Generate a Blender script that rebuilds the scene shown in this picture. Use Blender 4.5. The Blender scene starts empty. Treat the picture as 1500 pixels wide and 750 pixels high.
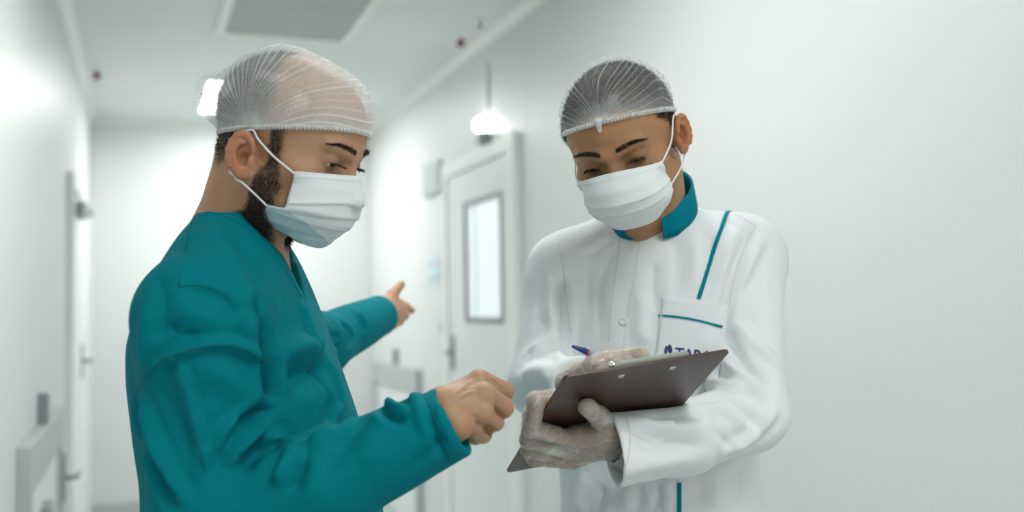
import bpy, bmesh, math, random
import numpy as np
from mathutils import Vector, Matrix
from mathutils.bvhtree import BVHTree

# ------------------------------------------------------------------ camera
C = bpy.context.scene.collection
sc = bpy.context.scene
random.seed(4)
rng = np.random.default_rng(7)
CAMZ = 1.50
YAW, PITCH, ROLL = math.radians(20.5), math.radians(2.8), math.radians(1.0)
cam_data = bpy.data.cameras.new('camera')
cam = bpy.data.objects.new('camera', cam_data)
C.objects.link(cam)
MC = Matrix.Rotation(-YAW, 4, 'Z') @ Matrix.Rotation(math.pi / 2 + PITCH, 4, 'X') @ Matrix.Rotation(-ROLL, 4, 'Z')
MC.translation = (0, 0, CAMZ)
cam.matrix_world = MC
cam_data.sensor_width = 36.0
cam_data.lens = 35.0
cam_data.clip_start = 0.05
cam_data.dof.use_dof = True
cam_data.dof.focus_distance = 1.34
cam_data.dof.aperture_fstop = 2.4
sc.camera = cam
FPX = 35.0 / 36.0 * 1500.0

# ------------------------------------------------------------------ world, exposure
world = bpy.data.worlds.new('world'); sc.world = world
world.use_nodes = True
world.node_tree.nodes['Background'].inputs[0].default_value = (0.8, 0.9, 0.9, 1)
world.node_tree.nodes['Background'].inputs[1].default_value = 0.3
sc.view_settings.view_transform = 'Standard'
sc.view_settings.look = 'None'
sc.view_settings.gamma = 1.0
sc.view_settings.use_curve_mapping = False
sc.view_settings.exposure = 0.75
LAMP = 7.0                      # strength of one lit ceiling panel
LAMP_COL = (0.975, 1.0, 0.985)

# ------------------------------------------------------------------ pixel helpers (1500 x 750 frame)
RM = np.array(MC.to_3x3())
CO = np.array(MC.translation)
cR, cU, cT = RM[:, 0], RM[:, 1], RM[:, 2]          # camera right, up, towards the viewer
def ray(px, py):
    return RM @ np.array([(px - 750) / FPX, -(py - 375) / FPX, -1.0])
def P(px, py, d):                                   # point seen at a pixel, at depth d
    return CO + ray(px, py) * d
def onX(px, py, X):                                 # where a pixel meets a wall x = X
    r = ray(px, py); return CO + r * (X / r[0])
def onY(px, py, Y):
    r = ray(px, py); return CO + r * (Y / r[1])
def onZ(px, py, Z):
    r = ray(px, py); return CO + r * ((Z - CAMZ) / r[2])

# ------------------------------------------------------------------ materials
MATS = {}
def nodes(name):
    m = bpy.data.materials.new(name); m.use_nodes = True
    nt = m.node_tree; b = nt.nodes['Principled BSDF']
    MATS[name] = m
    return m, nt, b
def link(nt, a, b): nt.links.new(a, b)
def noise_bump(nt, b, scale, strength, dist=0.001, detail=3.0, coord='Object', extra=None):
    tc = nt.nodes.new('ShaderNodeTexCoord')
    n = nt.nodes.new('ShaderNodeTexNoise'); n.inputs['Scale'].default_value = scale; n.inputs['Detail'].default_value = detail
    link(nt, tc.outputs[coord], n.inputs['Vector'])
    bp = nt.nodes.new('ShaderNodeBump'); bp.inputs['Strength'].default_value = strength; bp.inputs['Distance'].default_value = dist
    link(nt, n.outputs['Fac'], bp.inputs['Height'])
    if extra is not None: link(nt, extra.outputs['Normal'], bp.inputs['Normal'])
    link(nt, bp.outputs['Normal'], b.inputs['Normal'])
    return bp
def plain(name, col, rough=0.5, metal=0.0, spec=0.5, bump=None, vary=0.0, emit=None):
    m, nt, b = nodes(name)
    b.inputs['Base Color'].default_value = (*col, 1)
    b.inputs['Roughness'].default_value = rough
    b.inputs['Metallic'].default_value = metal
    b.inputs['Specular IOR Level'].default_value = spec
    if vary:
        tc = nt.nodes.new('ShaderNodeTexCoord')
        n = nt.nodes.new('ShaderNodeTexNoise'); n.inputs['Scale'].default_value = 3.0; n.inputs['Detail'].default_value = 5
        link(nt, tc.outputs['Object'], n.inputs['Vector'])
        mx = nt.nodes.new('ShaderNodeMixRGB')
        mx.inputs[1].default_value = (*[c * (1 - vary) for c in col], 1)
        mx.inputs[2].default_value = (*[min(1, c * (1 + vary)) for c in col], 1)
        link(nt, n.outputs['Fac'], mx.inputs[0]); link(nt, mx.outputs[0], b.inputs['Base Color'])
    if bump: noise_bump(nt, b, *bump)
    if emit:
        b.inputs['Emission Color'].default_value = (*emit[0], 1); b.inputs['Emission Strength'].default_value = emit[1]
    return m
plain('wall', (0.725, 0.742, 0.732), 0.42, vary=0.01, bump=(6.0, 0.15, 0.002))
plain('ceiling', (0.76, 0.80, 0.785), 0.5, vary=0.012)
plain('joint', (0.55, 0.60, 0.60), 0.7, vary=0.05)
plain('floor', (0.66, 0.69, 0.68), 0.3, vary=0.05)
plain('trim', (0.86, 0.87, 0.84), 0.4, vary=0.01)
plain('door', (0.80, 0.84, 0.835), 0.4, vary=0.01)
plain('door_frame', (0.86, 0.88, 0.86), 0.4, vary=0.01)
plain('grey_metal', (0.27, 0.31, 0.32), 0.4, 0.3, vary=0.04)
plain('pale_grey', (0.47, 0.52, 0.515), 0.45, vary=0.03)
plain('dark_grey', (0.10, 0.12, 0.125), 0.5, vary=0.1)
plain('filter', (0.44, 0.49, 0.47), 0.6, vary=0.04)
plain('steel', (0.6, 0.62, 0.62), 0.3, 0.9, vary=0.05)
plain('red_plastic', (0.22, 0.05, 0.05), 0.4, vary=0.1)
plain('sign_blue', (0.60, 0.80, 0.83), 0.5, vary=0.03)
plain('sign_white', (0.62, 0.66, 0.65), 0.5, vary=0.02)
plain('lamp_lit', (0.9, 0.9, 0.9), 0.5, emit=(LAMP_COL, LAMP))
plain('lamp_far', (0.9, 0.9, 0.9), 0.5, emit=(LAMP_COL, LAMP * 1.7))
plain('lamp_small', (0.9, 0.9, 0.9), 0.5, emit=((0.95, 1.0, 1.0), 8.0))
plain('pane_lit', (0.7, 0.78, 0.8), 0.15, emit=((0.86, 0.96, 0.98), 0.24))

# ------------------------------------------------------------------ mesh helpers
ORG = {}                                            # object name -> world position of the thing it belongs to
def mesh_obj(name, V, F, mat, parent=None, smooth=False, origin=None, mats=None, midx=None):
    V = np.asarray(V, float)
    o0 = np.zeros(3)
    if parent is not None: o0 = ORG[parent.name]
    elif origin is not None: o0 = np.asarray(origin, float)
    me = bpy.data.meshes.new(name)
    if isinstance(F, np.ndarray): F = F.tolist()
    me.from_pydata((V - o0).tolist(), [], F)
    if mat is not None: me.materials.append(MATS[mat])
    if smooth: me.polygons.foreach_set('use_smooth', np.ones(len(me.polygons), bool))
    me.update()
    o = bpy.data.objects.new(name, me); C.objects.link(o)
    if parent is not None: o.parent = parent
    elif origin is not None: o.location = o0.tolist()
    ORG[o.name] = o0
    return o
def empty(name, loc):
    o = bpy.data.objects.new(name, None); C.objects.link(o); o.location = tuple(loc)
    o.empty_display_size = 0.1
    ORG[o.name] = np.asarray(loc, float)
    return o
def tag(o, label=None, cat=None, group=None, kind=None):
    if label: o['label'] = label
    if cat: o['category'] = cat
    if group: o['group'] = group
    if kind: o['kind'] = kind
    return o
def bm_obj(name, bm, mat, parent=None, smooth=False, origin=None):
    V = [v.co[:] for v in bm.verts]; bm.verts.index_update()
    F = [[v.index for v in f.verts] for f in bm.faces]
    bm.free()
    return mesh_obj(name, V, F, mat, parent, smooth, origin)
def box(bm, lo, hi, bevel=0.0):
    lo = np.minimum(lo, hi); hi2 = np.maximum(lo, hi); c = (np.array(lo) + hi2) / 2; s = hi2 - np.array(lo)
    r = bmesh.ops.create_cube(bm, size=1.0)
    for v in r['verts']: v.co = Vector((c[0] + v.co.x * s[0], c[1] + v.co.y * s[1], c[2] + v.co.z * s[2]))
    if bevel:
        es = list({e for v in r['verts'] for e in v.link_edges})
        bmesh.ops.bevel(bm, geom=es, offset=bevel, segments=2, affect='EDGES', profile=0.5)
def box_obj(name, lo, hi, mat, parent=None, bevel=0.0, origin=None):
    bm = bmesh.new(); lo_, hi_ = np.minimum(lo, hi), np.maximum(lo, hi); box(bm, lo_, hi_, bevel)
    return bm_obj(name, bm, mat, parent, False, origin)
def tube_geo(pts, r, n=8, closed=False):
    pts = np.asarray(pts, float); m = len(pts)
    rr = np.broadcast_to(np.asarray(r, float), (m,))
    T = np.gradient(pts, axis=0)
    if closed: T = np.roll(pts, -1, 0) - np.roll(pts, 1, 0)
    T /= np.linalg.norm(T, axis=1)[:, None] + 1e-12
    u = np.cross(T[0], [0, 0, 1.0]); 
    if np.linalg.norm(u) < 1e-3: u = np.cross(T[0], [1.0, 0, 0])
    V = []
    for i in range(m):
        u = u - T[i] * (u @ T[i]); u /= np.linalg.norm(u); w = np.cross(T[i], u)
        for k in range(n):
            a = 2 * math.pi * k / n
            V.append(pts[i] + rr[i] * (math.cos(a) * u + math.sin(a) * w))
    F = []
    for i in range(m if closed else m - 1):
        for k in range(n):
            j = (i + 1) % m
            F.append([i * n + k, i * n + (k + 1) % n, j * n + (k + 1) % n, j * n + k])
    if not closed:
        F.append(list(range(n))[::-1]); F.append([(m - 1) * n + k for k in range(n)])
    return np.array(V), F
def tube(name, pts, r, mat, parent=None, n=8, closed=False, origin=None):
    V, F = tube_geo(pts, r, n, closed)
    return mesh_obj(name, V, F, mat, parent, True, origin)
def catmull(pts, n=8):
    p = np.asarray(pts, float); p = np.vstack([2 * p[0] - p[1], p, 2 * p[-1] - p[-2]]); out = []
    for i in range(1, len(p) - 2):
        for t in np.linspace(0, 1, n, endpoint=False):
            a, b, c, d = p[i - 1], p[i], p[i + 1], p[i + 2]
            out.append(0.5 * (2 * b + (c - a) * t + (2 * a - 5 * b + 4 * c - d) * t * t + (3 * b - a - 3 * c + d) * t ** 3))
    out.append(p[-2]); return np.array(out)
# ================================================================== the corridor
XR, XL, H, YB, YF = 1.735, -0.343, 2.93, 7.92, -4.5
def struct(o): o['kind'] = 'structure'; return o
struct(box_obj('floor', (XL - 0.1, YF - .1, -0.1), (XR + 0.1, YB + .1, 0), 'floor', origin=(0, 0, 0)))
def panelled(name, lo, hi, axis, cuts, mat, normal, th=0.012):
    # a backing slab that shows in the joints, with separate panels proud of it
    root = struct(box_obj(name, lo, hi, 'joint', origin=(0, 0, 0)))
    for a, b in zip(cuts[:-1], cuts[1:]):
        l, h = list(lo), list(hi)
        l[axis], h[axis] = a + 0.002, b - 0.002
        n = [i for i in range(3) if normal[i]][0]
        if normal[n] > 0: l[n], h[n] = hi[n], hi[n] + th
        else: l[n], h[n] = lo[n] - th, lo[n]
        box_obj('panel', l, h, mat, root, bevel=0.002)
    return root
th = 0.012
yc = onZ(415, 52, H)[1]                               # joint at the far end of the grey ceiling panel
cuts = [YF] + [yc + k * 1.30 for k in range(-7, 2)] + [YB]
panelled('ceiling', (XL - .1, YF - .1, H + th), (XR + .1, YB + .1, H + .1), 1, cuts, 'ceiling', (0, 0, -1))
panelled('wall_right', (XR + th, YF - .1, 0), (XR + .12, YB + .1, H + th), 1, [YF, -2.9, -0.4, 4.4, 6.3, YB], 'wall', (-1, 0, 0))
panelled('wall_left', (XL - .12, YF - .1, 0), (XL - th, YB + .1, H + th), 1, [YF, -2.7, -1.5, -0.3, 0.9, 2.1, 3.1, 4.75, 5.55, YB], 'wall', (1, 0, 0))
panelled('wall_back', (XL - .1, YB + th, 0), (XR + .1, YB + .12, H + th), 0, [XL, 0.72, XR], 'wall', (0, -1, 0))
struct(box_obj('wall_front', (XL - .1, YF - .12, 0), (XR + .1, YF, H + th), 'wall', origin=(0, YF, 0)))
def cove(name, pts):                                  # sloped cove strip: section extruded along Y or X
    V = []; 
    for p in pts: V += [p]
    n = len(V) // 2
    F = [[i, (i + 1) % n, n + (i + 1) % n, n + i] for i in range(n)] + [list(range(n))[::-1], list(range(n, 2 * n))]
    return struct(mesh_obj(name, V, F, 'trim', origin=(0, 0, 0)))
c = 0.05
def cove_y(name, x, s):
    prof = [(x, H), (x - s * c, H)] + [(x - s * c * (1 - math.sin(a)), H - c * (1 - math.cos(a))) for a in (0.4, 0.8, 1.2)] + [(x, H - c)]
    cove(name, [(px, YF, pz) for px, pz in prof] + [(px, YB, pz) for px, pz in prof])
cove_y('trim_1', XR, 1); cove_y('trim_2', XL, -1)
prof = [(YB, H), (YB - c, H), (YB - c * .5, H - c * .12), (YB - c * .12, H - c * .5), (YB, H - c)]
cove('trim_3', [(XL, a, b) for a, b in prof] + [(XR, a, b) for a, b in prof])
for nm, lo, hi in (('baseboard_right', (XR - .012, YF, 0), (XR, YB, .10)), ('baseboard_left', (XL, YF, 0), (XL + .012, YB, .10)), ('baseboard_back', (XL, YB - .012, 0), (XR, YB, .10))):
    struct(box_obj(nm, lo, hi, 'pale_grey', origin=(0, 0, 0)))

# ceiling panels: one unlit filter panel in view, lit ones over the men and at the far end, two unseen ones added as fill
def ceil_panel(x0, x1, y0, y1, lit, name, label, group=None, mat='lamp_lit'):
    r = empty(name, ((x0 + x1) / 2, (y0 + y1) / 2, H)); tag(r, label, 'filter panel' if not lit else 'ceiling light', group)
    w = 0.045; z0 = H - 0.018
    for a, b in (((x0 - w, y0 - w), (x0, y1 + w)), ((x1, y0 - w), (x1 + w, y1 + w)), ((x0, y0 - w), (x1, y0)), ((x0, y1), (x1, y1 + w))):
        box_obj('frame_rail', (*a, z0), (*b, H), 'trim', r, bevel=0.003)
    box_obj('diffuser' if lit else 'filter_face', (x0, y0, H - 0.008), (x1, y1, H), mat if lit else 'filter', r)
    return r
q0, q1 = onZ(330, 40, H), onZ(497, 60, H)
X0, X1, Y1 = q0[0], q1[0], (q0[1] + q1[1]) / 2
ceil_panel(X0, X1, Y1 - 1.2, Y1, False, 'ceiling_filter', 'grey ceiling filter panel in a white frame above the corridor')
yl = onZ(300, 116, H)[1]
ceil_panel(X0, X1, yl, yl + 1.0, True, 'ceiling_light', 'lit ceiling light panel at the far end of the corridor, beyond the man in teal', mat='lamp_far')
ceil_panel(X0, X1, Y1 - 3.35, Y1 - 2.15, True, 'ceiling_light', 'lit ceiling light panel above the two men')
ceil_panel(X0, X1, Y1 - 6.2, Y1 - 5.0, True, 'ceiling_light', 'unseen lit ceiling panel added right above the viewer as fill light')  # out of view, added to brighten the sides of the men facing the viewer
ceil_panel(X0, X1, Y1 - 9.0, Y1 - 7.8, True, 'ceiling_light', 'unseen lit ceiling panel added at the near end of the corridor as soft frontal fill')  # out of view behind the viewer, added for weak frontal fill

# sprinkler heads in the ceiling
def sprinkler(px, py, mat, label, r=0.028):
    p = onZ(px, py, H - 0.03)
    o = empty('sprinkler', (p[0], p[1], H)); tag(o, label, 'sprinkler', 'ceiling sprinklers')
    bm = bmesh.new()
    bmesh.ops.create_cone(bm, cap_ends=True, segments=20, radius1=r * .8, radius2=r * 1.4, depth=.012, matrix=Matrix.Translation((p[0], p[1], H - .006)))
    bm_obj('escutcheon', bm, 'trim', o)
    bm = bmesh.new()
    bmesh.ops.create_uvsphere(bm, u_segments=16, v_segments=10, radius=r * .8, matrix=Matrix.Translation((p[0], p[1], H - .034)) @ Matrix.Diagonal((1, 1, 1.1, 1)))
    bm_obj('bulb', bm, mat, o, True)
sprinkler(142, 110, 'red_plastic', 'dark red ceiling sprinkler beside the left wall')
sprinkler(675, 62, 'red_plastic', 'dark red ceiling sprinkler beside the right wall')
sprinkler(703, 38, 'pale_grey', 'small grey ceiling sprinkler beside the right wall', 0.018)

# door in the right wall, with a window
a, b = onX(760, 192, XR), onX(654, 244, XR)
dy0, dy1, dz = a[1], b[1], (a[2] + b[2]) / 2
d1 = struct(empty('door_1', (XR, (dy0 + dy1) / 2, 0)))
fw = 0.085
box_obj('jamb', (XR - .035, dy0, 0), (XR, dy0 + fw * 1.3, dz), 'door_frame', d1, .004)
box_obj('jamb', (XR - .035, dy1 - fw, 0), (XR, dy1, dz), 'door_frame', d1, .004)
box_obj('lintel', (XR - .035, dy0 + fw * 1.3, dz - fw), (XR, dy1 - fw, dz), 'door_frame', d1, .004)
w0, w1 = onX(733, 288, XR - .02), onX(683, 303, XR - .02)
wy0, wy1, wz1 = w0[1], w1[1], (w0[2] + w1[2]) / 2
wz0 = onX(708, 465, XR - .02)[2]
ly0, ly1 = dy0 + fw * 1.3 + .006, dy1 - fw - .006
for l, h in (((ly0, .012), (wy0, dz - fw - .006)), ((wy1, .012), (ly1, dz - fw - .006)), ((wy0, .012), (wy1, wz0)), ((wy0, wz1), (wy1, dz - fw - .006))):
    box_obj('leaf', (XR - .022, l[0], l[1]), (XR - .004, h[0], h[1]), 'door', d1)
w = .028
wf = None
for l, h in (((wy0 - w, wz0 - w), (wy0, wz1 + w)), ((wy1, wz0 - w), (wy1 + w, wz1 + w)), ((wy0, wz0 - w), (wy1, wz0)), ((wy0, wz1), (wy1, wz1 + w))):
    box_obj('window_frame', (XR - .03, l[0], l[1]), (XR - .012, h[0], h[1]), 'grey_metal', d1, .002)
box_obj('pane', (XR - .016, wy0, wz0), (XR - .010, wy1, wz1), 'pane_lit', d1)
box_obj('blind_strip', (XR - .0175, wy1 - .16, wz0), (XR - .016, wy1 - .13, wz1), 'sign_blue', d1)
def lever(parent, x, s, y, z, dirY, mat='grey_metal'):
    box_obj('handle_plate', (x, y - .02, z - .10), (x - s * .010, y + .02, z + .10), mat, parent, .003)
    V, F = tube_geo([(x, y, z), (x - s * .05, y, z), (x - s * .055, y + dirY * .02, z), (x - s * .055, y + dirY * .13, z)], .010, 8)
    mesh_obj('handle', V, F, mat, parent, True)
hp = onX(664, 515, XR)
lever(d1, XR - .022, 1, ly1 - .07, hp[2], -1)

# wall lamp over that door with its conduit
p = onX(703, 183, XR - .05)
wl = empty('wall_lamp', (XR, p[1], p[2])); tag(wl, 'small lit emergency lamp on the wall above the door', 'lamp')
box_obj('housing', (XR - .07, p[1] - .045, p[2] - .10), (XR, p[1] + .045, p[2] - .04), 'grey_metal', wl, .006)
bm = bmesh.new(); bmesh.ops.create_uvsphere(bm, u_segments=20, v_segments=12, radius=1, matrix=Matrix.Translation((XR - .045, p[1], p[2])) @ Matrix.Diagonal((.035, .042, .042, 1)))
bm_obj('globe', bm, 'lamp_small', wl, True)
box_obj('conduit', (XR - .02, p[1] - .015, p[2] + .05), (XR, p[1] + .015, p[2] + .33), 'trim', wl, .003)

# notices and switches on the right wall
def plate(px0, py0, px1, py1, name, mat, label, cat, depth=.012, inner=None):
    a, b = onX(px0, py0, XR), onX(px1, py1, XR)
    o = box_obj(name, (XR - depth, a[1], a[2]), (XR, b[1], b[2]), mat, None, .002, origin=(XR, (a[1] + b[1]) / 2, min(a[2], b[2])))
    tag(o, label, cat)
    if inner:
        y0, y1 = sorted((a[1], b[1])); z0, z1 = sorted((a[2], b[2]))
        for k in range(inner[1]):
            f0, f1 = (k + .25) / inner[1], (k + .75) / inner[1]
            box_obj(inner[0], (XR - depth - .004, y0 + .03, z0 + (z1 - z0) * f0), (XR - depth, y1 - .03, z0 + (z1 - z0) * f1), inner[2], o)
    return o
plate(625, 245, 649, 280, 'wall_vent', 'sign_white', 'pale grey wall vent high up beside the door frame', 'vent', .03, ('slat', 4, 'pale_grey'))
plate(627, 378, 645, 416, 'wall_notice', 'sign_blue', 'small pale blue notice on the wall left of the door', 'notice', .006, ('notice_panel', 2, 'sign_white'))
plate(646, 470, 655, 487, 'wall_switch', 'sign_white', 'small pale switch plate beside the door frame', 'switch', .012, ('rocker', 1, 'pale_grey'))

# low hatches in both walls
def hatch(X, s, y0, y1, z1, label, mirror):
    r = empty('wall_hatch', (X, (y0 + y1) / 2, 0)); tag(r, label, 'hatch', 'low wall hatches')
    f = .07
    box_obj('post', (X, y0, 0), (X - s * .04, y0 + f, z1), 'pale_grey', r, .003)
    box_obj('post', (X, y1 - f, 0), (X - s * .04, y1, z1), 'pale_grey', r, .003)
    box_obj('header', (X, y0 + f, z1 - .15), (X - s * .04, y1 - f, z1), 'pale_grey', r, .003)
    box_obj('door_panel', (X, y0 + f, .03), (X - s * .02, y1 - f, z1 - .15), 'door', r, .002)
    ym = (y0 + y1) / 2
    box_obj('lock_bar', (X, ym - .02, z1 - .02), (X - s * .035, ym + .02, z1 + .11), 'grey_metal', r, .004)
    box_obj('latch', (X - s * .02, ym + .05, z1 - .42), (X - s * .05, ym - .13, z1 - .28), 'grey_metal', r, .004)
    box_obj('kick_rail', (X - s * .02, y0 + f, z1 - .60), (X - s * .035, y1 - f, z1 - .57), 'pale_grey', r, .002)
    return r
a, b = onX(618, 545, XR), onX(553, 525, XR)
hatch(XR, 1, a[1], b[1], (a[2] + b[2]) / 2, 'low grey framed hatch in the right wall beyond the white coat', 1)
a, b = onX(24, 652, XL), onX(78, 600, XL)
hl = hatch(XL, -1, a[1], b[1], (a[2] + b[2]) / 2, 'low grey framed hatch in the left wall behind the green gown', -1)
lever(hl, XL + .04, -1, b[1] - .03, onX(82, 691, XL)[2], 1)
# tall door further down the left wall
a, b = onX(97, 300, XL), onX(126, 300, XL)
d2 = struct(empty('door_2', (XL, (a[1] + b[1]) / 2, 0)))
y0, y1 = a[1], min(b[1], YB - .15)
for l, h in (((y0, 0), (y0 + .07, 2.2)), ((y1 - .07, 0), (y1, 2.2)), ((y0 + .07, 2.13), (y1 - .07, 2.2))):
    box_obj('frame_rail', (XL, l[0], l[1]), (XL + .035, h[0], h[1]), 'door_frame', d2, .003)
box_obj('leaf', (XL, y0 + .076, .012), (XL + .018, y1 - .076, 2.124), 'door', d2)
lever(d2, XL + .018, -1, y0 + .55 * (y1 - y0), onX(119, 525, XL)[2], -1)
box_obj('door_closer', (XL + .018, y0 + .2, 2.0), (XL + .075, y0 + .5, 2.07), 'grey_metal', d2, .005)
V, F = tube_geo([(XL + .05, y0 + .45, 2.03), (XL + .09, y0 + .75, 2.05), (XL + .03, y0 + 1.0, 2.15)], .012, 8)
mesh_obj('closer_arm', V, F, 'grey_metal', d2, True)
# ================================================================== distance-field modelling kit
def smin(a, b, k):
    if k <= 0: return np.minimum(a, b)
    h = np.clip(0.5 + 0.5 * (b - a) / k, 0, 1)
    return b + (a - b) * h - k * h * (1 - h)
def smax(a, b, k): return -smin(-a, -b, k)
def f_cap(a, b, ra, rb):
    a, b = np.asarray(a, float), np.asarray(b, float); ab = b - a; L2 = max(ab @ ab, 1e-12)
    def f(p):
        q = p - a; t = np.clip(q @ ab / L2, 0, 1)
        q = q - t[:, None] * ab
        return np.sqrt(np.einsum('ij,ij->i', q, q)) - (ra + (rb - ra) * t)
    return f
def f_ecap(a, b, ra, rb, n, sq):                      # capsule flattened along n by the factor sq
    a, b = np.asarray(a, float), np.asarray(b, float); ab = b - a; L2 = max(ab @ ab, 1e-12)
    n = np.asarray(n, float); n = n - ab * (n @ ab / L2); n /= np.linalg.norm(n)
    def f(p):
        q = p - a; t = np.clip(q @ ab / L2, 0, 1)
        q = q - t[:, None] * ab
        q = q + np.outer(q @ n, n) * (1 / sq - 1)
        return (np.sqrt(np.einsum('ij,ij->i', q, q)) - (ra + (rb - ra) * t)) * (0.5 + 0.5 * sq)
    return f
def f_ell(c, r, R=None):
    c = np.asarray(c, float); r = np.asarray(r, float)
    def f(p):
        q = p - c
        if R is not None: q = q @ R                   # columns of R are the axes
        k0 = np.sqrt((q / r * (q / r)).sum(1)); k1 = np.sqrt((q / r ** 2 * (q / r ** 2)).sum(1)) + 1e-9
        return k0 * (k0 - 1) / k1
    return f
def f_plane(c, n):
    c = np.asarray(c, float); n = np.asarray(n, float); n = n / np.linalg.norm(n)
    return lambda p: (p - c) @ n
def f_loft(st, U, Vv, ex=2.0):
    # st rows: centre xyz, half size along U, half size along V; sections stacked along z
    st = np.asarray(st, float); st = st[np.argsort(st[:, 2])]
    z = st[:, 2]
    zz = np.linspace(z[0], z[-1], 160)
    def sm(y):
        v = np.interp(zz, z, y)
        k = np.hanning(15); k /= k.sum()
        return np.convolve(np.pad(v, 7, mode='edge'), k, mode='valid')
    T = [sm(st[:, i]) for i in (0, 1, 3, 4)]
    U, Vv = np.asarray(U, float), np.asarray(Vv, float)
    def f(p):
        zc = np.clip(p[:, 2], z[0], z[-1])
        cx, cy, a, b = [np.interp(zc, zz, t) for t in T]
        q0, q1 = p[:, 0] - cx, p[:, 1] - cy
        u = np.abs(q0 * U[0] + q1 * U[1]); v = np.abs(q0 * Vv[0] + q1 * Vv[1])
        k = ((u / a) ** ex + (v / b) ** ex) ** (1 / ex) + 1e-9
        g = np.sqrt((u / a ** 2) ** 2 + (v / b ** 2) ** 2) / k + 1e-6
        d = (k - 1) / g
        return np.maximum(d * 0.9, np.maximum(z[0] - p[:, 2], p[:, 2] - z[-1]))
    return f
class SD:
    def __init__(s): s.ops = []
    def add(s, f, k=0.0): s.ops.append(('u', f, k)); return s
    def sub(s, f, k=0.0): s.ops.append(('s', f, k)); return s
    def cut(s, f, k=0.0): s.ops.append(('i', f, k)); return s
    def __call__(s, p):
        d = None
        for o, f, k in s.ops:
            v = f(p)
            if d is None: d = v
            elif o == 'u': d = smin(d, v, k)
            elif o == 's': d = smax(d, -v, k)
            else: d = smax(d, v, k)
        return d
def sdf_mesh(f, lo, hi, h, B=8):
    lo = np.asarray(lo, float); hi = np.asarray(hi, float)
    nb = np.ceil((hi - lo) / (h * B)).astype(int)
    I = np.stack(np.meshgrid(*[np.arange(n) for n in nb], indexing='ij'), -1).reshape(-1, 3)
    d = np.concatenate([f(lo + (c + .5) * h * B) for c in np.array_split(I, max(1, len(I) // 200000))])
    I = I[np.abs(d) < h * B * 1.35]
    g = np.stack(np.meshgrid(*[np.arange(B + 1)] * 3, indexing='ij'), -1).reshape(-1, 3)
    keys, verts, sgn = [], [], []
    N = (nb * B + 2).astype(np.int64)
    corners = np.array([[i, j, k] for i in (0, 1) for j in (0, 1) for k in (0, 1)])
    edges = [(a, b) for a in range(8) for b in range(a + 1, 8) if np.abs(corners[a] - corners[b]).sum() == 1]
    for ch in np.array_split(I, max(1, len(I) // 400)):
        if not len(ch): continue
        pts = (ch[:, None] * B + g[None]).reshape(-1, 3)
        D = f(lo + pts * h).reshape(len(ch), B + 1, B + 1, B + 1)
        cd = np.stack([D[:, a:a + B, b:b + B, c:c + B] for a, b, c in corners], -1)
        s = cd < 0; act = s.any(-1) & ~s.all(-1)
        if not act.any(): continue
        idx = np.argwhere(act); v = cd[act]; sg = s[act]
        acc = np.zeros((len(v), 3)); cnt = np.zeros(len(v))
        for a, b in edges:
            m = sg[:, a] != sg[:, b]
            t = v[:, a] / np.where(m, v[:, a] - v[:, b], 1)
            acc += np.where(m[:, None], corners[a] + t[:, None] * (corners[b] - corners[a]), 0); cnt += m
        cell = ch[idx[:, 0]] * B + idx[:, 1:]
        keys.append(cell); verts.append(lo + (cell + acc / cnt[:, None]) * h); sgn.append(sg[:, [0, 4, 2, 1]])
    cell = np.concatenate(keys).astype(np.int64); V = np.concatenate(verts); S = np.concatenate(sgn)
    K = (cell[:, 0] * N[1] + cell[:, 1]) * N[2] + cell[:, 2]
    o = np.argsort(K); K, V, S, cell = K[o], V[o], S[o], cell[o]
    def find(c):
        k = (c[:, 0] * N[1] + c[:, 1]) * N[2] + c[:, 2]
        i = np.clip(np.searchsorted(K, k), 0, len(K) - 1)
        return np.where(K[i] == k, i, -1)
    Q = []
    for ax in range(3):
        m = S[:, 0] != S[:, 1 + ax]; c = cell[m]; e1 = np.zeros(3, int); e2 = np.zeros(3, int)
        e1[(ax + 1) % 3] = 1; e2[(ax + 2) % 3] = 1
        q = np.stack([find(c), find(c - e1), find(c - e1 - e2), find(c - e2)], 1)
        fl = S[m][:, 0]; q = np.where(fl[:, None], q, q[:, ::-1])
        Q.append(q[(q >= 0).all(1)])
    Q = np.concatenate(Q)
    for _ in range(2):                                # pull the vertices onto the surface
        d0 = f(V); G = grad(f, V, h * .5)
        V = V - G * np.clip(d0, -h, h)[:, None] * .9
    return V, Q
def grad(f, V, e=0.001):
    G = np.stack([f(V + np.eye(3)[i] * e) - f(V - np.eye(3)[i] * e) for i in range(3)], 1)
    return G / (np.linalg.norm(G, axis=1)[:, None] + 1e-9)
def vnormals(V, Q):
    n = np.cross(V[Q[:, 2]] - V[Q[:, 0]], V[Q[:, 3]] - V[Q[:, 1]])
    N = np.zeros_like(V)
    for i in range(4): np.add.at(N, Q[:, i], n)
    return N / (np.linalg.norm(N, axis=1)[:, None] + 1e-12)
def relax(V, Q, it=2, lam=.5):
    for _ in range(it):
        A = np.zeros_like(V); n = np.zeros(len(V))
        for i in range(4):
            for j in (1, 3):
                np.add.at(A, Q[:, i], V[Q[:, (i + j) % 4]]); np.add.at(n, Q[:, i], 1)
        V = V + lam * (A / np.maximum(n, 1)[:, None] - V)
    return V
def snoise(p, s, seed=0):                             # cheap smooth value noise from summed sines
    r = np.random.default_rng(seed); out = np.zeros(len(p))
    for i in range(6):
        k = r.normal(size=3); k *= s * (0.7 + .25 * i) / np.linalg.norm(k)
        out += np.sin(p @ k + r.uniform(0, 6.28)) / (1 + .2 * i)
    return out / 3
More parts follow.
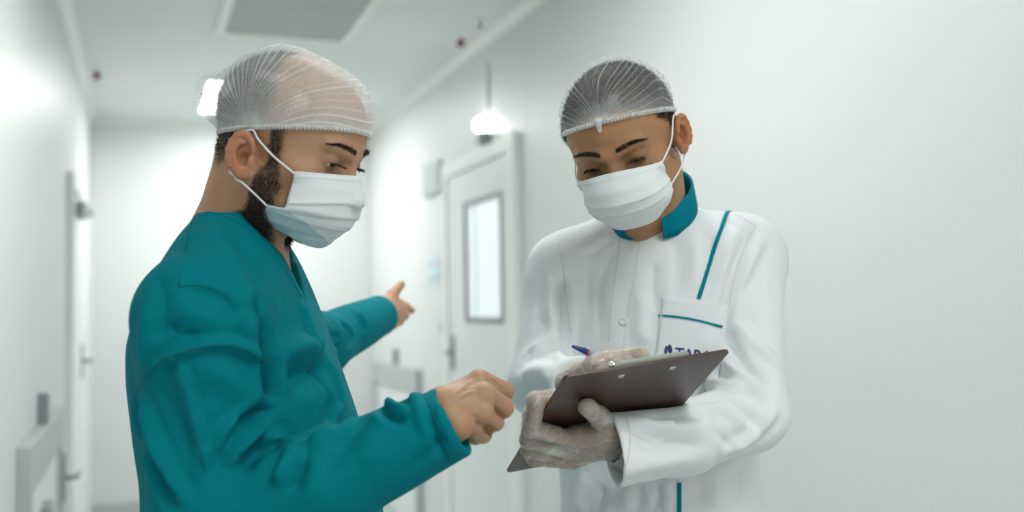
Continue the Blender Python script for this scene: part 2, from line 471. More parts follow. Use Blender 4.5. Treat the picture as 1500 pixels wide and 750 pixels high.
class Surf:                                           # a mesh that pixels can be dropped onto
    def __init__(s, V, Q): s.t = BVHTree.FromPolygons(V.tolist(), Q.tolist())
    def hit(s, px, py):
        r = ray(px, py); r = r / np.linalg.norm(r)
        loc, n, i, d = s.t.ray_cast(Vector(CO), Vector(r))
        if loc is None:
            best = None
            for dd in np.linspace(.8, 2.4, 60):
                l, nn, i, d = s.t.find_nearest(Vector(P(px, py, dd)))
                if best is None or d < best[2]: best = (l, nn, d)
            loc, n = best[0], best[1]
        n = np.array(n); 
        if n @ r > 0: n = -n
        return np.array(loc), n
    def near(s, p):
        l, n, i, d = s.t.find_nearest(Vector(p)); return np.array(l), np.array(n)
    def line(s, pts, off=0.0, n=8):
        pp = catmull(np.array(pts, float), n)
        out = [s.hit(x, y) for x, y in pp]
        L = np.array([a for a, b in out]); Nn = np.array([b for a, b in out])
        L = L + Nn * off
        if len(L) > 4:
            for _ in range(2): L[1:-1] = (L[:-2] + 2 * L[1:-1] + L[2:]) / 4
        return L, Nn
def fold(V, Q, strokes, surf=None, base=None):
    # strokes: (pixel path, width m, height m): ridges (+) and creases (-) pressed into cloth
    surf = surf or Surf(V, Q)
    N = grad(base, V, .002) if base is not None else vnormals(V, Q)
    D = np.zeros(len(V))
    for path, w, h in strokes:
        L, _ = surf.line(path, 0, 5)
        c = L.mean(0); R = np.linalg.norm(L - c, axis=1).max() + 4 * w
        m = np.where(((V - c) ** 2).sum(1) < R * R)[0]
        if not len(m): continue
        best = np.full(len(m), 9.0); tt = np.zeros(len(m)); X = V[m]
        for i in range(len(L) - 1):
            a, ab = L[i], L[i + 1] - L[i]; q = X - a; t = np.clip(q @ ab / (ab @ ab + 1e-12), 0, 1)
            d = np.linalg.norm(q - t[:, None] * ab, axis=1); b = d < best
            best = np.where(b, d, best); tt = np.where(b, (i + t) / (len(L) - 1), tt)
        fade = np.clip(np.minimum(tt, 1 - tt) * 5, 0.12, 1)
        x = best / w
        prof = (np.exp(-x * x) if h > 0 else np.exp(-1.5 * x) * 1.15) - 0.35 * np.exp(-(x - 1.9) ** 2 * 1.5)
        D[m] += 1.7 * h * fade * prof
    return V + N * D[:, None]
def set_col(o, cols, name='col'):
    a = o.data.attributes.new(name, 'FLOAT_COLOR', 'POINT')
    c = np.ones((len(cols), 4)); c[:, :3] = cols
    a.data.foreach_set('color', c.ravel())
def set_f(o, vals, name):
    a = o.data.attributes.new(name, 'FLOAT', 'POINT'); a.data.foreach_set('value', np.asarray(vals, float))
def strands(name, roots, dirs, lens, width, mat, parent, curl=0.3):
    n = len(roots); side = np.cross(dirs, rng.normal(size=(n, 3))); side /= np.linalg.norm(side, axis=1)[:, None] + 1e-9
    bend = rng.normal(size=(n, 3)) * curl
    V = []
    for t, wv in ((0, 1), (.5, .8), (1, .15)):
        c = roots + dirs * (lens * t)[:, None] + bend * (lens * t * t)[:, None]
        V += [c - side * width * wv, c + side * width * wv]
    V = np.stack(V, 1).reshape(-1, 3); b = np.arange(n)[:, None] * 6
    F = np.concatenate([b + [0, 1, 3, 2], b + [2, 3, 5, 4]])
    return tag(mesh_obj(name, V, F, mat, parent, True), kind='stuff')

# ------------------------------------------------------------------ cloth, skin and cap materials
def cloth(name, col, weave=900.0, rough=0.8, sheen=0.0, bump=.25, spec=.2):
    m, nt, b = nodes(name)
    b.inputs['Base Color'].default_value = (*col, 1); b.inputs['Roughness'].default_value = rough
    b.inputs['Sheen Weight'].default_value = sheen; b.inputs['Specular IOR Level'].default_value = spec
    tc = nt.nodes.new('ShaderNodeTexCoord')
    n = nt.nodes.new('ShaderNodeTexNoise'); n.inputs['Scale'].default_value = weave; n.inputs['Detail'].default_value = 2
    n2 = nt.nodes.new('ShaderNodeTexNoise'); n2.inputs['Scale'].default_value = 26; n2.inputs['Detail'].default_value = 4; n2.inputs['Distortion'].default_value = .6
    for q in (n, n2): link(nt, tc.outputs['Object'], q.inputs['Vector'])
    b1 = nt.nodes.new('ShaderNodeBump'); b1.inputs['Strength'].default_value = .12; b1.inputs['Distance'].default_value = .0006
    b2 = nt.nodes.new('ShaderNodeBump'); b2.inputs['Strength'].default_value = bump; b2.inputs['Distance'].default_value = .006
    link(nt, n.outputs['Fac'], b1.inputs['Height']); link(nt, n2.outputs['Fac'], b2.inputs['Height'])
    link(nt, b2.outputs['Normal'], b1.inputs['Normal']); link(nt, b1.outputs['Normal'], b.inputs['Normal'])
    return m
TEAL = (0.0, 0.178, 0.218)
cloth('teal_cloth', TEAL, spec=.08); cloth('teal_trim', (0.0, 0.20, 0.27), bump=0, spec=.08)
cloth('seam_teal', (0.0, 0.13, 0.165), bump=0)
cloth('white_cloth', (0.80, 0.83, 0.84), rough=.75, bump=.22); cloth('white_seam', (0.66, 0.70, 0.715), bump=0)
cloth('mask_white', (0.78, 0.82, 0.825), 1600, bump=.12); cloth('mask_blue', (0.50, 0.635, 0.69), 1600, bump=.12)
cloth('ear_loop', (0.86, 0.87, 0.86), bump=0); cloth('dark_trousers', (0.02, 0.12, 0.15)); cloth('white_trousers', (0.75, 0.78, 0.79))
plain('shoe', (0.8, 0.8, 0.8), .5, vary=.03); plain('sole', (0.3, 0.3, 0.3), .7, vary=.05)
plain('button', (0.82, 0.84, 0.84), .25, vary=.01)
plain('hair_dark', (0.016, 0.012, 0.010), .55, vary=.3, bump=(420.0, .8, .002))
plain('brow_hair', (0.020, 0.014, 0.010), .6)
plain('beard_dark', (0.013, 0.009, 0.007), .55)
def skin_mat(name):
    m, nt, b = nodes(name)
    at = nt.nodes.new('ShaderNodeAttribute'); at.attribute_name = 'col'
    tc = nt.nodes.new('ShaderNodeTexCoord')
    n = nt.nodes.new('ShaderNodeTexNoise'); n.inputs['Scale'].default_value = 45; n.inputs['Detail'].default_value = 6
    link(nt, tc.outputs['Object'], n.inputs['Vector'])
    mr = nt.nodes.new('ShaderNodeMapRange'); mr.inputs['To Min'].default_value = .86; mr.inputs['To Max'].default_value = 1.12
    link(nt, n.outputs['Fac'], mr.inputs['Value'])
    mx = nt.nodes.new('ShaderNodeVectorMath'); mx.operation = 'MULTIPLY'
    link(nt, at.outputs['Color'], mx.inputs[0]); link(nt, mr.outputs[0], mx.inputs[1]); link(nt, mx.outputs[0], b.inputs['Base Color'])
    b.inputs['Roughness'].default_value = .52; b.inputs['Specular IOR Level'].default_value = .4
    b.inputs['Subsurface Weight'].default_value = .12; b.inputs['Subsurface Radius'].default_value = (.012, .005, .003); b.inputs['Subsurface Scale'].default_value = .5
    n2 = nt.nodes.new('ShaderNodeTexNoise'); n2.inputs['Scale'].default_value = 700; n2.inputs['Detail'].default_value = 3
    v = nt.nodes.new('ShaderNodeTexNoise'); v.inputs['Scale'].default_value = 160; v.inputs['Detail'].default_value = 4; v.inputs['Distortion'].default_value = 1.5
    for q in (n2, v): link(nt, tc.outputs['Object'], q.inputs['Vector'])
    b1 = nt.nodes.new('ShaderNodeBump'); b1.inputs['Strength'].default_value = .25; b1.inputs['Distance'].default_value = .0008
    b2 = nt.nodes.new('ShaderNodeBump'); b2.inputs['Strength'].default_value = .25; b2.inputs['Distance'].default_value = .0015
    link(nt, n2.outputs['Fac'], b1.inputs['Height']); link(nt, v.outputs['Fac'], b2.inputs['Height'])
    link(nt, b2.outputs['Normal'], b1.inputs['Normal']); link(nt, b1.outputs['Normal'], b.inputs['Normal'])
    return m
skin_mat('skin')
def film(name, col, rough, trans, lo, hi, attr=None, scale=60.0, spec=.5):
    # thin see-through sheet: part clear, part fabric or rubber
    m, nt, b = nodes(name); out = nt.nodes['Material Output']
    b.inputs['Base Color'].default_value = (*col, 1); b.inputs['Roughness'].default_value = rough; b.inputs['Specular IOR Level'].default_value = spec
    body = b.outputs[0]
    if trans > 0:
        tl = nt.nodes.new('ShaderNodeBsdfTranslucent'); tl.inputs[0].default_value = (*col, 1)
        ms = nt.nodes.new('ShaderNodeMixShader'); ms.inputs[0].default_value = trans
        link(nt, b.outputs[0], ms.inputs[1]); link(nt, tl.outputs[0], ms.inputs[2]); body = ms.outputs[0]
    tp = nt.nodes.new('ShaderNodeBsdfTransparent')
    tc = nt.nodes.new('ShaderNodeTexCoord'); n = nt.nodes.new('ShaderNodeTexNoise'); n.inputs['Scale'].default_value = scale; n.inputs['Detail'].default_value = 5; n.inputs['Distortion'].default_value = .8
    link(nt, tc.outputs['Object'], n.inputs['Vector'])
    mr = nt.nodes.new('ShaderNodeMapRange'); mr.inputs['From Min'].default_value = .35; mr.inputs['From Max'].default_value = .68
    mr.inputs['To Min'].default_value = lo; mr.inputs['To Max'].default_value = hi
    link(nt, n.outputs['Fac'], mr.inputs['Value']); fac = mr.outputs[0]
    if attr:
        a = nt.nodes.new('ShaderNodeAttribute'); a.attribute_name = attr
        ad = nt.nodes.new('ShaderNodeMath'); ad.operation = 'ADD'; ad.use_clamp = True
        link(nt, fac, ad.inputs[0]); link(nt, a.outputs['Fac'], ad.inputs[1]); fac = ad.outputs[0]
    mix = nt.nodes.new('ShaderNodeMixShader'); link(nt, fac, mix.inputs[0]); link(nt, tp.outputs[0], mix.inputs[1]); link(nt, body, mix.inputs[2])
    link(nt, mix.outputs[0], out.inputs['Surface'])
    return m
film('cap_film', (0.88, 0.90, 0.89), .7, .35, .11, .21, 'crest', 240.0, .2)
film('cap_band', (0.88, 0.90, 0.89), .7, .3, .45, .75, None, 200.0, .2)
film('glove_film', (0.82, 0.82, 0.79), .30, .15, .24, .42, 'crest', 22.0, .6)
def eye_mat():
    m, nt, b = nodes('eye')
    a = nt.nodes.new('ShaderNodeAttribute'); a.attribute_name = 'col'
    link(nt, a.outputs['Color'], b.inputs['Base Color']); b.inputs['Roughness'].default_value = .08
eye_mat()
# ================================================================== people: heads
def nrm(v): v = np.asarray(v, float); return v / np.linalg.norm(v)
class Head:
    # local frame: x = the person's right, y = forward, z = up; origin between the ear canals
    def __init__(s, o, fwd, up, scale=1.0, js=1.0, ez=0.0, ey=0.0):
        s.o = o; f = nrm(fwd); u = nrm(up - f * (up @ f)); s.R = np.stack([np.cross(f, u), f, u], 1); s.s = scale; s.js = js; s.ez = ez; s.ey = ey
        k = SD(); add = k.add
        add(f_ell((0, -.008, .045), (.0765, .0965, .082)))
        add(f_ell((0, .034, .048), (.060, .060, .056)), .03)
        add(f_ell((0, .043, -.02), (.058, .052, .062)), .03)
        s.skull = SD(); s.skull.ops = list(k.ops)
        add(f_ell((0, .036, -.066), (.052, .050, .036)), .03)
        for q in (-1, 1):
            add(f_cap((q * .056, .004, -.05), (q * .02, .072, -.094), .016, .016), .025)
            add(f_ell((q * .047, .058, -.010), (.020, .022, .018)), .02)
            add(f_cap((q * .010, .0945, .030), (q * .042, .082, .036), .0075, .0065), .012)
        add(f_ell((0, .078, -.088), (.022, .020, .018)), .02)
        add(f_cap((0, .091, .022), (0, .113, -.026), .0075, .011), .012)
        for q in (-1, 1):
            add(f_ell((q * .0115, .103, -.032), (.008, .011, .008)), .008)
            k.sub(f_ell((q * .031, .103, .013), (.017, .014, .0095)), .012)
            add(f_ell((q * .032, .0775, .0165), (.0142, .0142, .0125)), .004)
            k.sub(f_ecap((q * .021, .0935, .0115), (q * .043, .088, .0125), .0036, .003, (0, 0, 1), .55), .0015)
        # ears
        for q in (-1, 1):
            c = np.array((q * .078, -.008 + ey, .002 + ez)); b = np.array((q * .35, -.30, .0))
            ax_n = nrm((q * .9, .42, .0)); ax_u = nrm(np.array((0, -.16, 1.0))); ax_u = nrm(ax_u - ax_n * (ax_u @ ax_n)); ax_f = np.cross(ax_u, ax_n) * q
            if ax_f[1] < 0: ax_f = -ax_f
            E = np.stack([ax_n, ax_f, ax_u], 1)
            c = c + ax_n * (.006 if q < 0 or ez else -.002)
            add(f_ell(c, (.0055, .0165, .029), E), .006)
            add(f_ell(c - ax_n * .006 + ax_f * .004, (.012, .012, .02), E), .008)
            k.sub(f_ell(c + ax_n * .0055 + ax_f * .0025 + ax_u * .002, (.0085, .0105, .020), E), .003)
            arc = [c + ax_n * .0025 + ax_f * (.0155 * math.cos(a)) + ax_u * (.028 * math.sin(a)) for a in np.linspace(.35, 3.9, 9)]
            for a0, a1 in zip(arc[:-1], arc[1:]): add(f_cap(a0, a1, .0036, .0036), .003)
            arc = [c + ax_n * .002 + ax_f * (.0075 * math.cos(a) - .001) + ax_u * (.017 * math.sin(a)) for a in np.linspace(1.3, 4.2, 6)]
            for a0, a1 in zip(arc[:-1], arc[1:]): add(f_cap(a0, a1, .0026, .0028), .004)
            k.sub(f_ell(c + ax_n * .0 + ax_f * .004 - ax_u * .005, (.011, .0068, .0095), E), .003)
            add(f_ell(c + ax_f * .003 - ax_u * .0265, (.005, .009, .009), E), .005)
            add(f_ell(c + ax_n * .001 + ax_f * .0125 - ax_u * .007, (.004, .004, .007), E), .004)
        s.k = k
    def L(s, p): return (p - s.o) @ s.R / s.s
    def W(s, q): return s.o + (np.asarray(q, float) * s.s) @ s.R.T
    def warp(s, q):
        q = q.copy(); z = q[:, 2]; q[:, 2] = np.where(z < 0, z / s.js, z); return q
    def f(s, p): return s.k(s.warp(s.L(p))) * s.s * (s.js if s.js < 1 else 1)
    def fsk(s, p): return s.skull(s.warp(s.L(p))) * s.s
    def fl(s, q): return s.k(s.warp(np.asarray(q, float)))
    def fskl(s, q): return s.skull(s.warp(np.asarray(q, float)))

def push_out(fl, Q, m, it=6):
    for _ in range(it):
        d = fl(Q); G = grad(fl, Q, .001)
        Q = Q + G * np.maximum(0, m - d)[:, None]
    return Q

def make_cap(hd, par, tilt, c0, npl, off, bag, knot, seed, hemlift=0.0, haze=0.0, across=False):
    r = np.random.default_rng(seed)
    ct, st = math.cos(tilt), math.sin(tilt)
    A, B = np.linspace(-hemlift, math.pi + hemlift, 420), np.linspace(.03, math.pi - .03, 90)
    a, b = np.meshgrid(A, B, indexing='ij')
    d = np.stack([np.cos(a) * np.sin(b), np.cos(b), np.sin(a) * np.sin(b)], -1).reshape(-1, 3)
    if across: d = d[:, [1, 0, 2]]                    # pleats run from ear to ear instead of front to back
    d = np.stack([d[:, 0], d[:, 1] * ct - d[:, 2] * st, d[:, 1] * st + d[:, 2] * ct], 1)
    a, b = a.ravel(), b.ravel()
    rad = np.full(len(d), .2); c0 = np.array(c0)
    for _ in range(40): rad -= hd.fskl(c0 + d * rad[:, None]) * .8
    hem = np.clip(np.sin(np.clip(a, 0, math.pi)) * np.sin(b) / .45, 0, 1); hem = hem * hem * (3 - 2 * hem)
    # pleats run from the front gather to the back gather
    ph = a * npl / math.pi + .8 * snoise(np.stack([a * 2, b * 1.2, 0 * a], 1), 2.0, seed) + .35 * np.sin(b * 5 + a * 3)
    fr = np.abs((ph % 1.0) - .5) * 2
    keep = (.35 + .65 * (np.sin(np.floor(ph) * 12.9898 + seed) * 43758.5453 % 1.0))
    pl = np.exp(-(fr / .26) ** 2) * keep
    lump = snoise(d * .1 + 0, 60, seed + 1) * .0022
    R = rad + .0035 + hem * (off + bag(d) + lump) + pl * .0019 * (.25 + .75 * np.sin(b)) * (.3 + .7 * hem)
    Q = c0 + d * R[:, None]
    V = hd.W(Q); nB = len(B); n = len(A)
    i, j = np.meshgrid(np.arange(n - 1), np.arange(nB - 1), indexing='ij'); k = (i * nB + j).ravel()
    F = np.stack([k, k + 1, k + nB + 1, k + nB], 1)
    cap = mesh_obj('hair_cap', V, F, 'cap_film', par, True)
    crest = pl ** 2 * .60 * (.55 + .45 * np.sin(b)) + .30 * np.exp(-(np.minimum(b, math.pi - b) / .22) ** 2) + .28 * (1 - hem) ** 2
    fine = np.clip(snoise(d, 14, seed + 3) - .35, 0, 1) * .35
    set_f(cap, crest + fine + haze, 'crest')
    # elastic hem
    G = V.reshape(n, nB, 3)
    loop = np.concatenate([G[0], G[-1][::-1]])
    t = np.linspace(0, 1, 700); s = np.linspace(0, 1, len(loop) + 1); lp = np.vstack([loop, loop[:1]])
    pts = np.stack([np.interp(t[:-1], s, lp[:, c]) for c in range(3)], 1)
    Vt, Ft = tube_geo(pts, .0030 * hd.s + .0011 * np.sin(np.arange(699) * 2 * math.pi / 5.0), 6, True)
    e = mesh_obj('elastic_hem', Vt, Ft, 'cap_band', cap, True)
    if knot:
        front = (c0 + (G[:, 0].mean(0) - hd.o) @ hd.R / hd.s) * 0 + ((G[:, 0].mean(0) - hd.o) @ hd.R / hd.s)
        q = [front + np.array(v) for v in ((0, .001, .004), (.0005, .0045, .0), (.0012, .0055, -.006), (.0016, .005, -.013))]
        V2, F2 = tube_geo(hd.W(catmull(q, 5)), np.interp(np.linspace(0, 1, 16), [0, .4, 1], [.0052, .0042, .0026]) * hd.s, 8)
        mesh_obj('gather_tail', V2, F2, 'cap_band', cap, True)
    return cap

def make_mask(hd, par, ctr, side, X, flare, mats, pleats, seed, sgn_near=1):
    # ctr: (t, y, z) centre profile; side: (t, y, z) edge profile; X: (t, half width)
    ns, nt_ = 64, 90
    S, T = np.meshgrid(np.linspace(-1, 1, ns), np.linspace(0, 1, nt_), indexing='ij'); S, T = S.ravel(), T.ravel()
    ip = lambda tab, c: np.interp(T, [r[0] for r in tab], [r[c] for r in tab])
    yc, zc, ys, zs, xw = ip(ctr, 1), ip(ctr, 2), ip(side, 1), ip(side, 2), ip(X, 1)
    th_ = S * math.pi / 2
    x = xw * np.sin(th_) ; w = np.cos(th_) ** .85
    y = ys + (yc - ys) * w; z = zs + (zc - zs) * (1 - np.abs(S) ** 1.6)
    Q = np.stack([x, y, z], 1)
    Q = push_out(hd.fl, Q, .0035)
    g = Q.reshape(ns, nt_, 3)
    for _ in range(6): g[1:-1, 1:-1] = (g[:-2, 1:-1] + g[2:, 1:-1] + g[1:-1, :-2] + g[1:-1, 2:]) / 4
    Q = push_out(hd.fl, g.reshape(-1, 3), .0030, 2)
    N = nrm_rows(np.stack([Q[:, 0] * .9, Q[:, 1] - .01, 0 * T + .05], 1))
    disp = np.zeros(len(T))
    for t0, h, bow in pleats:                          # each pleat: a soft roll that ends in a sharp step
        tt = T - (t0 + bow * (np.abs(S) ** 2))
        disp += h * np.where(tt < 0, np.exp(tt / .07), np.exp(-(tt / .012) ** 2) * 1.0 - .0)
    disp += .0009 * np.exp(-((T - .055) / .012) ** 2) + .0006 * np.exp(-((np.abs(S) - .93) / .02) ** 2)
    disp += snoise(np.stack([S * 2, T * 3, 0 * S], 1), 2.2, seed) * .0016 * (1 - np.abs(S) ** 4)
    Q = Q + N * disp[:, None]
    V = hd.W(Q)
    i, j = np.meshgrid(np.arange(ns - 1), np.arange(nt_ - 1), indexing='ij'); k = (i * nt_ + j).ravel()
    F = np.stack([k, k + 1, k + nt_ + 1, k + nt_], 1)
    m = mesh_obj('face_mask', V, F, mats[0], par, True)
    md = m.modifiers.new('thickness', 'SOLIDIFY'); md.thickness = .0012; md.offset = -1
    if len(mats) > 1:
        m.data.materials.append(MATS[mats[1]])
        tq, sq = T[F].mean(1), S[F].mean(1)
        sel = tq > np.interp(np.abs(sq), [0, .35, .8, 1], flare)
        m.data.polygons.foreach_set('material_index', sel.astype(np.int32))
    return m, Q.reshape(ns, nt_, 3)
def nrm_rows(a): return a / (np.linalg.norm(a, axis=1)[:, None] + 1e-12)
def ear_loop(hd, mask, pts, r=.0013):
    q = catmull(pts, 10); q = push_out(hd.fl, q, .0022, 4)
    V, F = tube_geo(hd.W(q), r * hd.s, 7); return mesh_obj('ear_loop', V, F, 'ear_loop', mask, True)
def eyeball(hd, par, q, look):
    c = np.array((q * .032, .0775, .0155)); bm = bmesh.new(); bmesh.ops.create_uvsphere(bm, u_segments=28, v_segments=18, radius=.0128)
    V = np.array([v.co[:] for v in bm.verts]); bm.verts.index_update(); F = [[v.index for v in f.verts] for f in bm.faces]; bm.free()
    ang = V @ nrm(look) / .0128
    col = np.where((ang > .985)[:, None], (.004, .003, .003), np.where((ang > .88)[:, None], (.03, .013, .006), (.62, .58, .54)))
    o = mesh_obj('eye', hd.W(V + c), F, 'eye', par, True); set_col(o, col)
def brows(hd, par, V, n, dens, seed, sq=1.0):
    r = np.random.default_rng(seed); R, D = [], []
    for q in (-1, 1):
        t = r.uniform(0, 1, n); x = .011 + .040 * t
        zc = .0335 + .0085 * np.sin(t * 2.2) - .004 * t; wdt = np.interp(t, [0, .15, .6, 1], [.0022, .0036, .0030, .0008])
        z = zc + r.uniform(-1, 1, n) * wdt
        p = np.stack([q * x, 0 * x + .13, z], 1)
        for _ in range(25): p[:, 1] -= hd.fl(p) * .7
        dr = np.stack([q * (.25 + .75 * t), -.25 * t + .15, np.interp(t, [0, .2, .5, 1], [.7, .25, 0, -.2]) - (z - zc) / wdt * .25], 1) + r.normal(size=(n, 3)) * .18
        strands('eyebrow', hd.W(p), nrm_rows(dr) @ hd.R.T, r.uniform(.004, .0078, n) * hd.s, .00016, 'brow_hair', par, .2)
def lashes(hd, par, seed, droop):
    r = np.random.default_rng(seed); R, D = [], []
    for q in (-1, 1):
        t = r.uniform(0, 1, 110); x = .020 + .024 * t
        p = np.stack([q * x, .0955 - .006 * t, .0137 + .0018 * np.sin(t * 3.1)], 1)
        dr = nrm_rows(np.stack([q * (t - .4) * .8, 0 * t + 1, 0 * t + droop], 1) + r.normal(size=(110, 3)) * .12)
        strands('eyelash_row', hd.W(p), dr @ hd.R.T, r.uniform(.006, .009, 110) * hd.s, .0003, 'beard_dark', par, .1)
def scatter(V, Q, wfun, n, seed):
    r = np.random.default_rng(seed)
    a = V[Q]; area = np.linalg.norm(np.cross(a[:, 2] - a[:, 0], a[:, 3] - a[:, 1]), axis=1)
    w = area * wfun(a.mean(1)); i = r.choice(len(Q), n, p=w / w.sum()); u, v = r.uniform(size=(2, n))
    p = a[i, 0] * ((1 - u) * (1 - v))[:, None] + a[i, 1] * (u * (1 - v))[:, None] + a[i, 2] * (u * v)[:, None] + a[i, 3] * ((1 - u) * v)[:, None]
    nn = np.cross(a[i, 2] - a[i, 0], a[i, 3] - a[i, 1])
    return p, nrm_rows(nn)
def sstep(x, a, b): t = np.clip((x - a) / (b - a), 0, 1); return t * t * (3 - 2 * t)

def bounds(pts, m): p = np.asarray(pts); return p.min(0) - m, p.max(0) + m
def join(parts):
    V, F, n = [], [], 0; cols = []
    for v, q, c in parts: V.append(v); F.append(q + n); n += len(v); cols.append(c)
    return np.concatenate(V), np.concatenate(F), np.concatenate(cols)
def finger(k, pts, radii, sm=.006):
    for a, b, ra, rb in zip(pts[:-1], pts[1:], radii[:-1], radii[1:]): k.add(f_cap(a, b, ra, rb), sm)
def bent_finger(mcp, pip, mid, dip_r=(.0105, .0098, .0088, .0078)): return (mcp, pip, mid)
# ================================================================== the man in the teal gown
def chain(pts, radii, k=.004):
    s = SD()
    for a, b, ra, rb in zip(pts[:-1], pts[1:], radii[:-1], radii[1:]): s.add(f_cap(a, b, ra, rb), k)
    return s
FR = nrm([cR[0], cR[1], 0]); FA = nrm([-cT[0], -cT[1], 0])    # image right and away from the viewer, level
def build_left():
    D0 = 1.32
    base = P(372, 750, D0); root = empty('person', (base[0], base[1], 0))
    tag(root, 'man in a teal surgical gown, hair cap and mask, pointing down the corridor', 'person')
    r = lambda px, d: px * d / FPX
    # ---- head
    th_, p = math.radians(17), math.radians(21)
    f = cR * math.cos(th_) + cT * math.sin(th_); u = cU
    f2 = f * math.cos(p) - u * math.sin(p); u2 = u * math.cos(p) + f * math.sin(p)
    hd = Head(P(416, 225, 1.30), f2, u2, 1.0, .87, -.016, -.002)
    neck = SD().add(hd.f)
    neck.add(f_cap(P(380, 245, 1.30), P(352, 375, D0), .052, .060), .02)
    neck.add(f_cap(P(364, 235, 1.31), P(336, 375, D0), .034, .048), .03)
    neck.add(f_ecap(P(330, 378, D0), P(312, 445, 1.23), .04, .035, cU, .8), .03)
    neck.add(f_ecap(P(340, 380, D0), P(400, 440, D0), .055, .040, FR, .8), .04)
    neck.add(f_cap(P(388, 262, 1.235), P(398, 380, 1.29), .011, .012), .02)      # neck muscle
    # ---- gown: torso, sleeves
    st = []
    for y, xb, xf, hw in ((318, 304, 384, .080), (335, 284, 398, .110), (370, 268, 424, .155), (410, 248, 442, .178), (450, 230, 458, .19), (500, 214, 478, .20), (560, 214, 500, .20),
                          (620, 221, 520, .20), (690, 230, 539, .20), (750, 233, 556, .205), (860, 213, 566, .212), (1090, 205, 580, .225)):
        c = P((xb + xf) / 2, y, D0); st.append((*c, hw, r((xf - xb) / 2, D0)))
    torso = f_loft(st, FA, FR, 2.25)
    sh, el, wr = P(296, 468, 1.165), P(302, 792, 1.14), P(664, 617, 1.125)
    arm = SD().add(f_cap(sh, el, .067, .064)).add(f_cap(el, P(480, 704, 1.13), .066, .056), .03).add(f_cap(P(480, 704, 1.13), wr + (wr - el) * .05, .056, .040), .02)
    arm.add(f_cap(P(340, 376, D0 - .02), sh, .053, .064), .06)
    ad = nrm(wr - P(480, 704, 1.13)); cuffn = nrm(ad + .10 * cU)
    arm.cut(f_plane(wr, cuffn), .004)
    arm.sub(f_cap(wr - ad * .03, wr + ad * .06, .033, .036), .003)
    sh2, el2, wr2 = P(372, 462, 1.46), P(462, 507, 1.71), P(557, 462, 1.98)
    arm2 = SD().add(f_cap(sh2, el2, .066, .052)).add(f_cap(el2, wr2 + (wr2 - el2) * .1, .052, .040), .03)
    arm2.add(f_cap(P(345, 372, D0 + .03), sh2, .045, .058), .05)
    ad2 = nrm(wr2 - el2)
    arm2.cut(f_plane(wr2, ad2), .004); arm2.sub(f_cap(wr2 - ad2 * .03, wr2 + ad2 * .06, .032, .034), .003)
    gown = SD().add(torso).add(arm, .009).add(arm2, .02)
    gown.sub(f_cap(P(425, 250, D0), P(380, 338, D0), .085, .061), .006)
    gown.sub(f_cap(P(385, 336, D0), P(450, 438, D0 - .02), .050, .002), .006)
    lo, hi = bounds([sh, el, wr, sh2, el2, wr2, P(345, 318, D0)] + [np.array(s[:3]) + FR * q * s[4] + FA * w * s[3] for s in st for q in (-1, 1) for w in (-1, 1)], .09)
    lo[2] = st[-1][2] - .01
    V, Q = sdf_mesh(gown, lo, hi, .0036)
    folds = [  # pixel path, width, height
        ([(386, 530), (352, 508), (320, 503), (257, 518), (215, 555)], .006, .0045),
        ([(392, 540), (388, 500), (378, 460), (362, 430)], .012, -.009),
        ([(398, 590), (392, 545), (388, 520)], .010, -.012),
        ([(404, 600), (385, 602), (360, 618), (335, 650), (318, 690)], .008, -.008),
        ([(390, 622), (372, 628), (350, 645), (330, 690)], .008, .007),
        ([(345, 672), (365, 650), (400, 643), (430, 648)], .009, .006),
        ([(352, 610), (335, 640), (322, 668)], .009, .006),
        ([(360, 690), (370, 662), (395, 655)], .008, -.006),
        ([(428, 650), (420, 680), (405, 715)], .010, .006),
        ([(455, 640), (445, 680), (420, 725)], .009, -.005),
        ([(498, 628), (470, 640), (450, 655), (440, 690)], .010, .006),
        ([(540, 604), (520, 625), (500, 660), (470, 700)], .010, -.004),
        ([(560, 600), (555, 640), (530, 690)], .012, .003),
        ([(257, 518), (270, 570), (290, 640), (300, 690)], .007, .004),
        ([(198, 575), (207, 631), (235, 700), (263, 750)], .008, -.006),
        ([(210, 570), (222, 630), (250, 700), (275, 745)], .008, .005),
        ([(350, 425), (372, 450), (382, 490)], .016, .006),
        ([(260, 420), (300, 425), (335, 440), (352, 470)], .014, -.005), ([(300, 330), (330, 370), (350, 420)], .016, .004), ([(240, 470), (262, 490), (300, 488)], .014, -.004),
        ([(420, 560), (450, 545), (478, 540)], .016, -.008),
        ([(405, 520), (440, 508), (475, 512)], .014, .004),
        ([(470, 530), (480, 580), (500, 640)], .010, -.008),
        ([(478, 520), (495, 575), (515, 630)], .008, .005),
        ([(440, 440), (455, 480), (470, 520)], .007, .004),
        ([(225, 440), (212, 500), (215, 545)], .014, .004),
        ([(300, 540), (340, 560), (372, 600)], .014, .004),
        ([(228, 560), (255, 610), (275, 680)], .02, -.004),
        ([(230, 400), (240, 450), (232, 500)], .012, -.003),
        ([(625, 600), (640, 640), (655, 678)], .005, -.003),
        ([(640, 585), (655, 625), (670, 660)], .007, .002),
        ([(600, 575), (612, 590), (625, 640)], .007, .003),
        ([(565, 590), (580, 600), (600, 598)], .006, .006), ([(560, 600), (575, 612), (592, 612)], .006, -.005),
        ([(600, 690), (640, 650), (660, 640)], .007, -.003),
        ([(495, 470), (515, 490), (510, 510)], .008, -.005), ([(520, 452), (535, 480), (530, 498)], .008, .005), ([(485, 478), (495, 495), (490, 515)], .008, .005),
    ]
    V = fold(V, Q, folds, None, gown)
    V = V + vnormals(V, Q) * (snoise(V, 28, 5) * .0016 + snoise(V, 60, 6) * .0006)[:, None]
    top = mesh_obj('surgical_gown', V, Q, 'teal_cloth', root, True)
    S = Surf(V, Q)
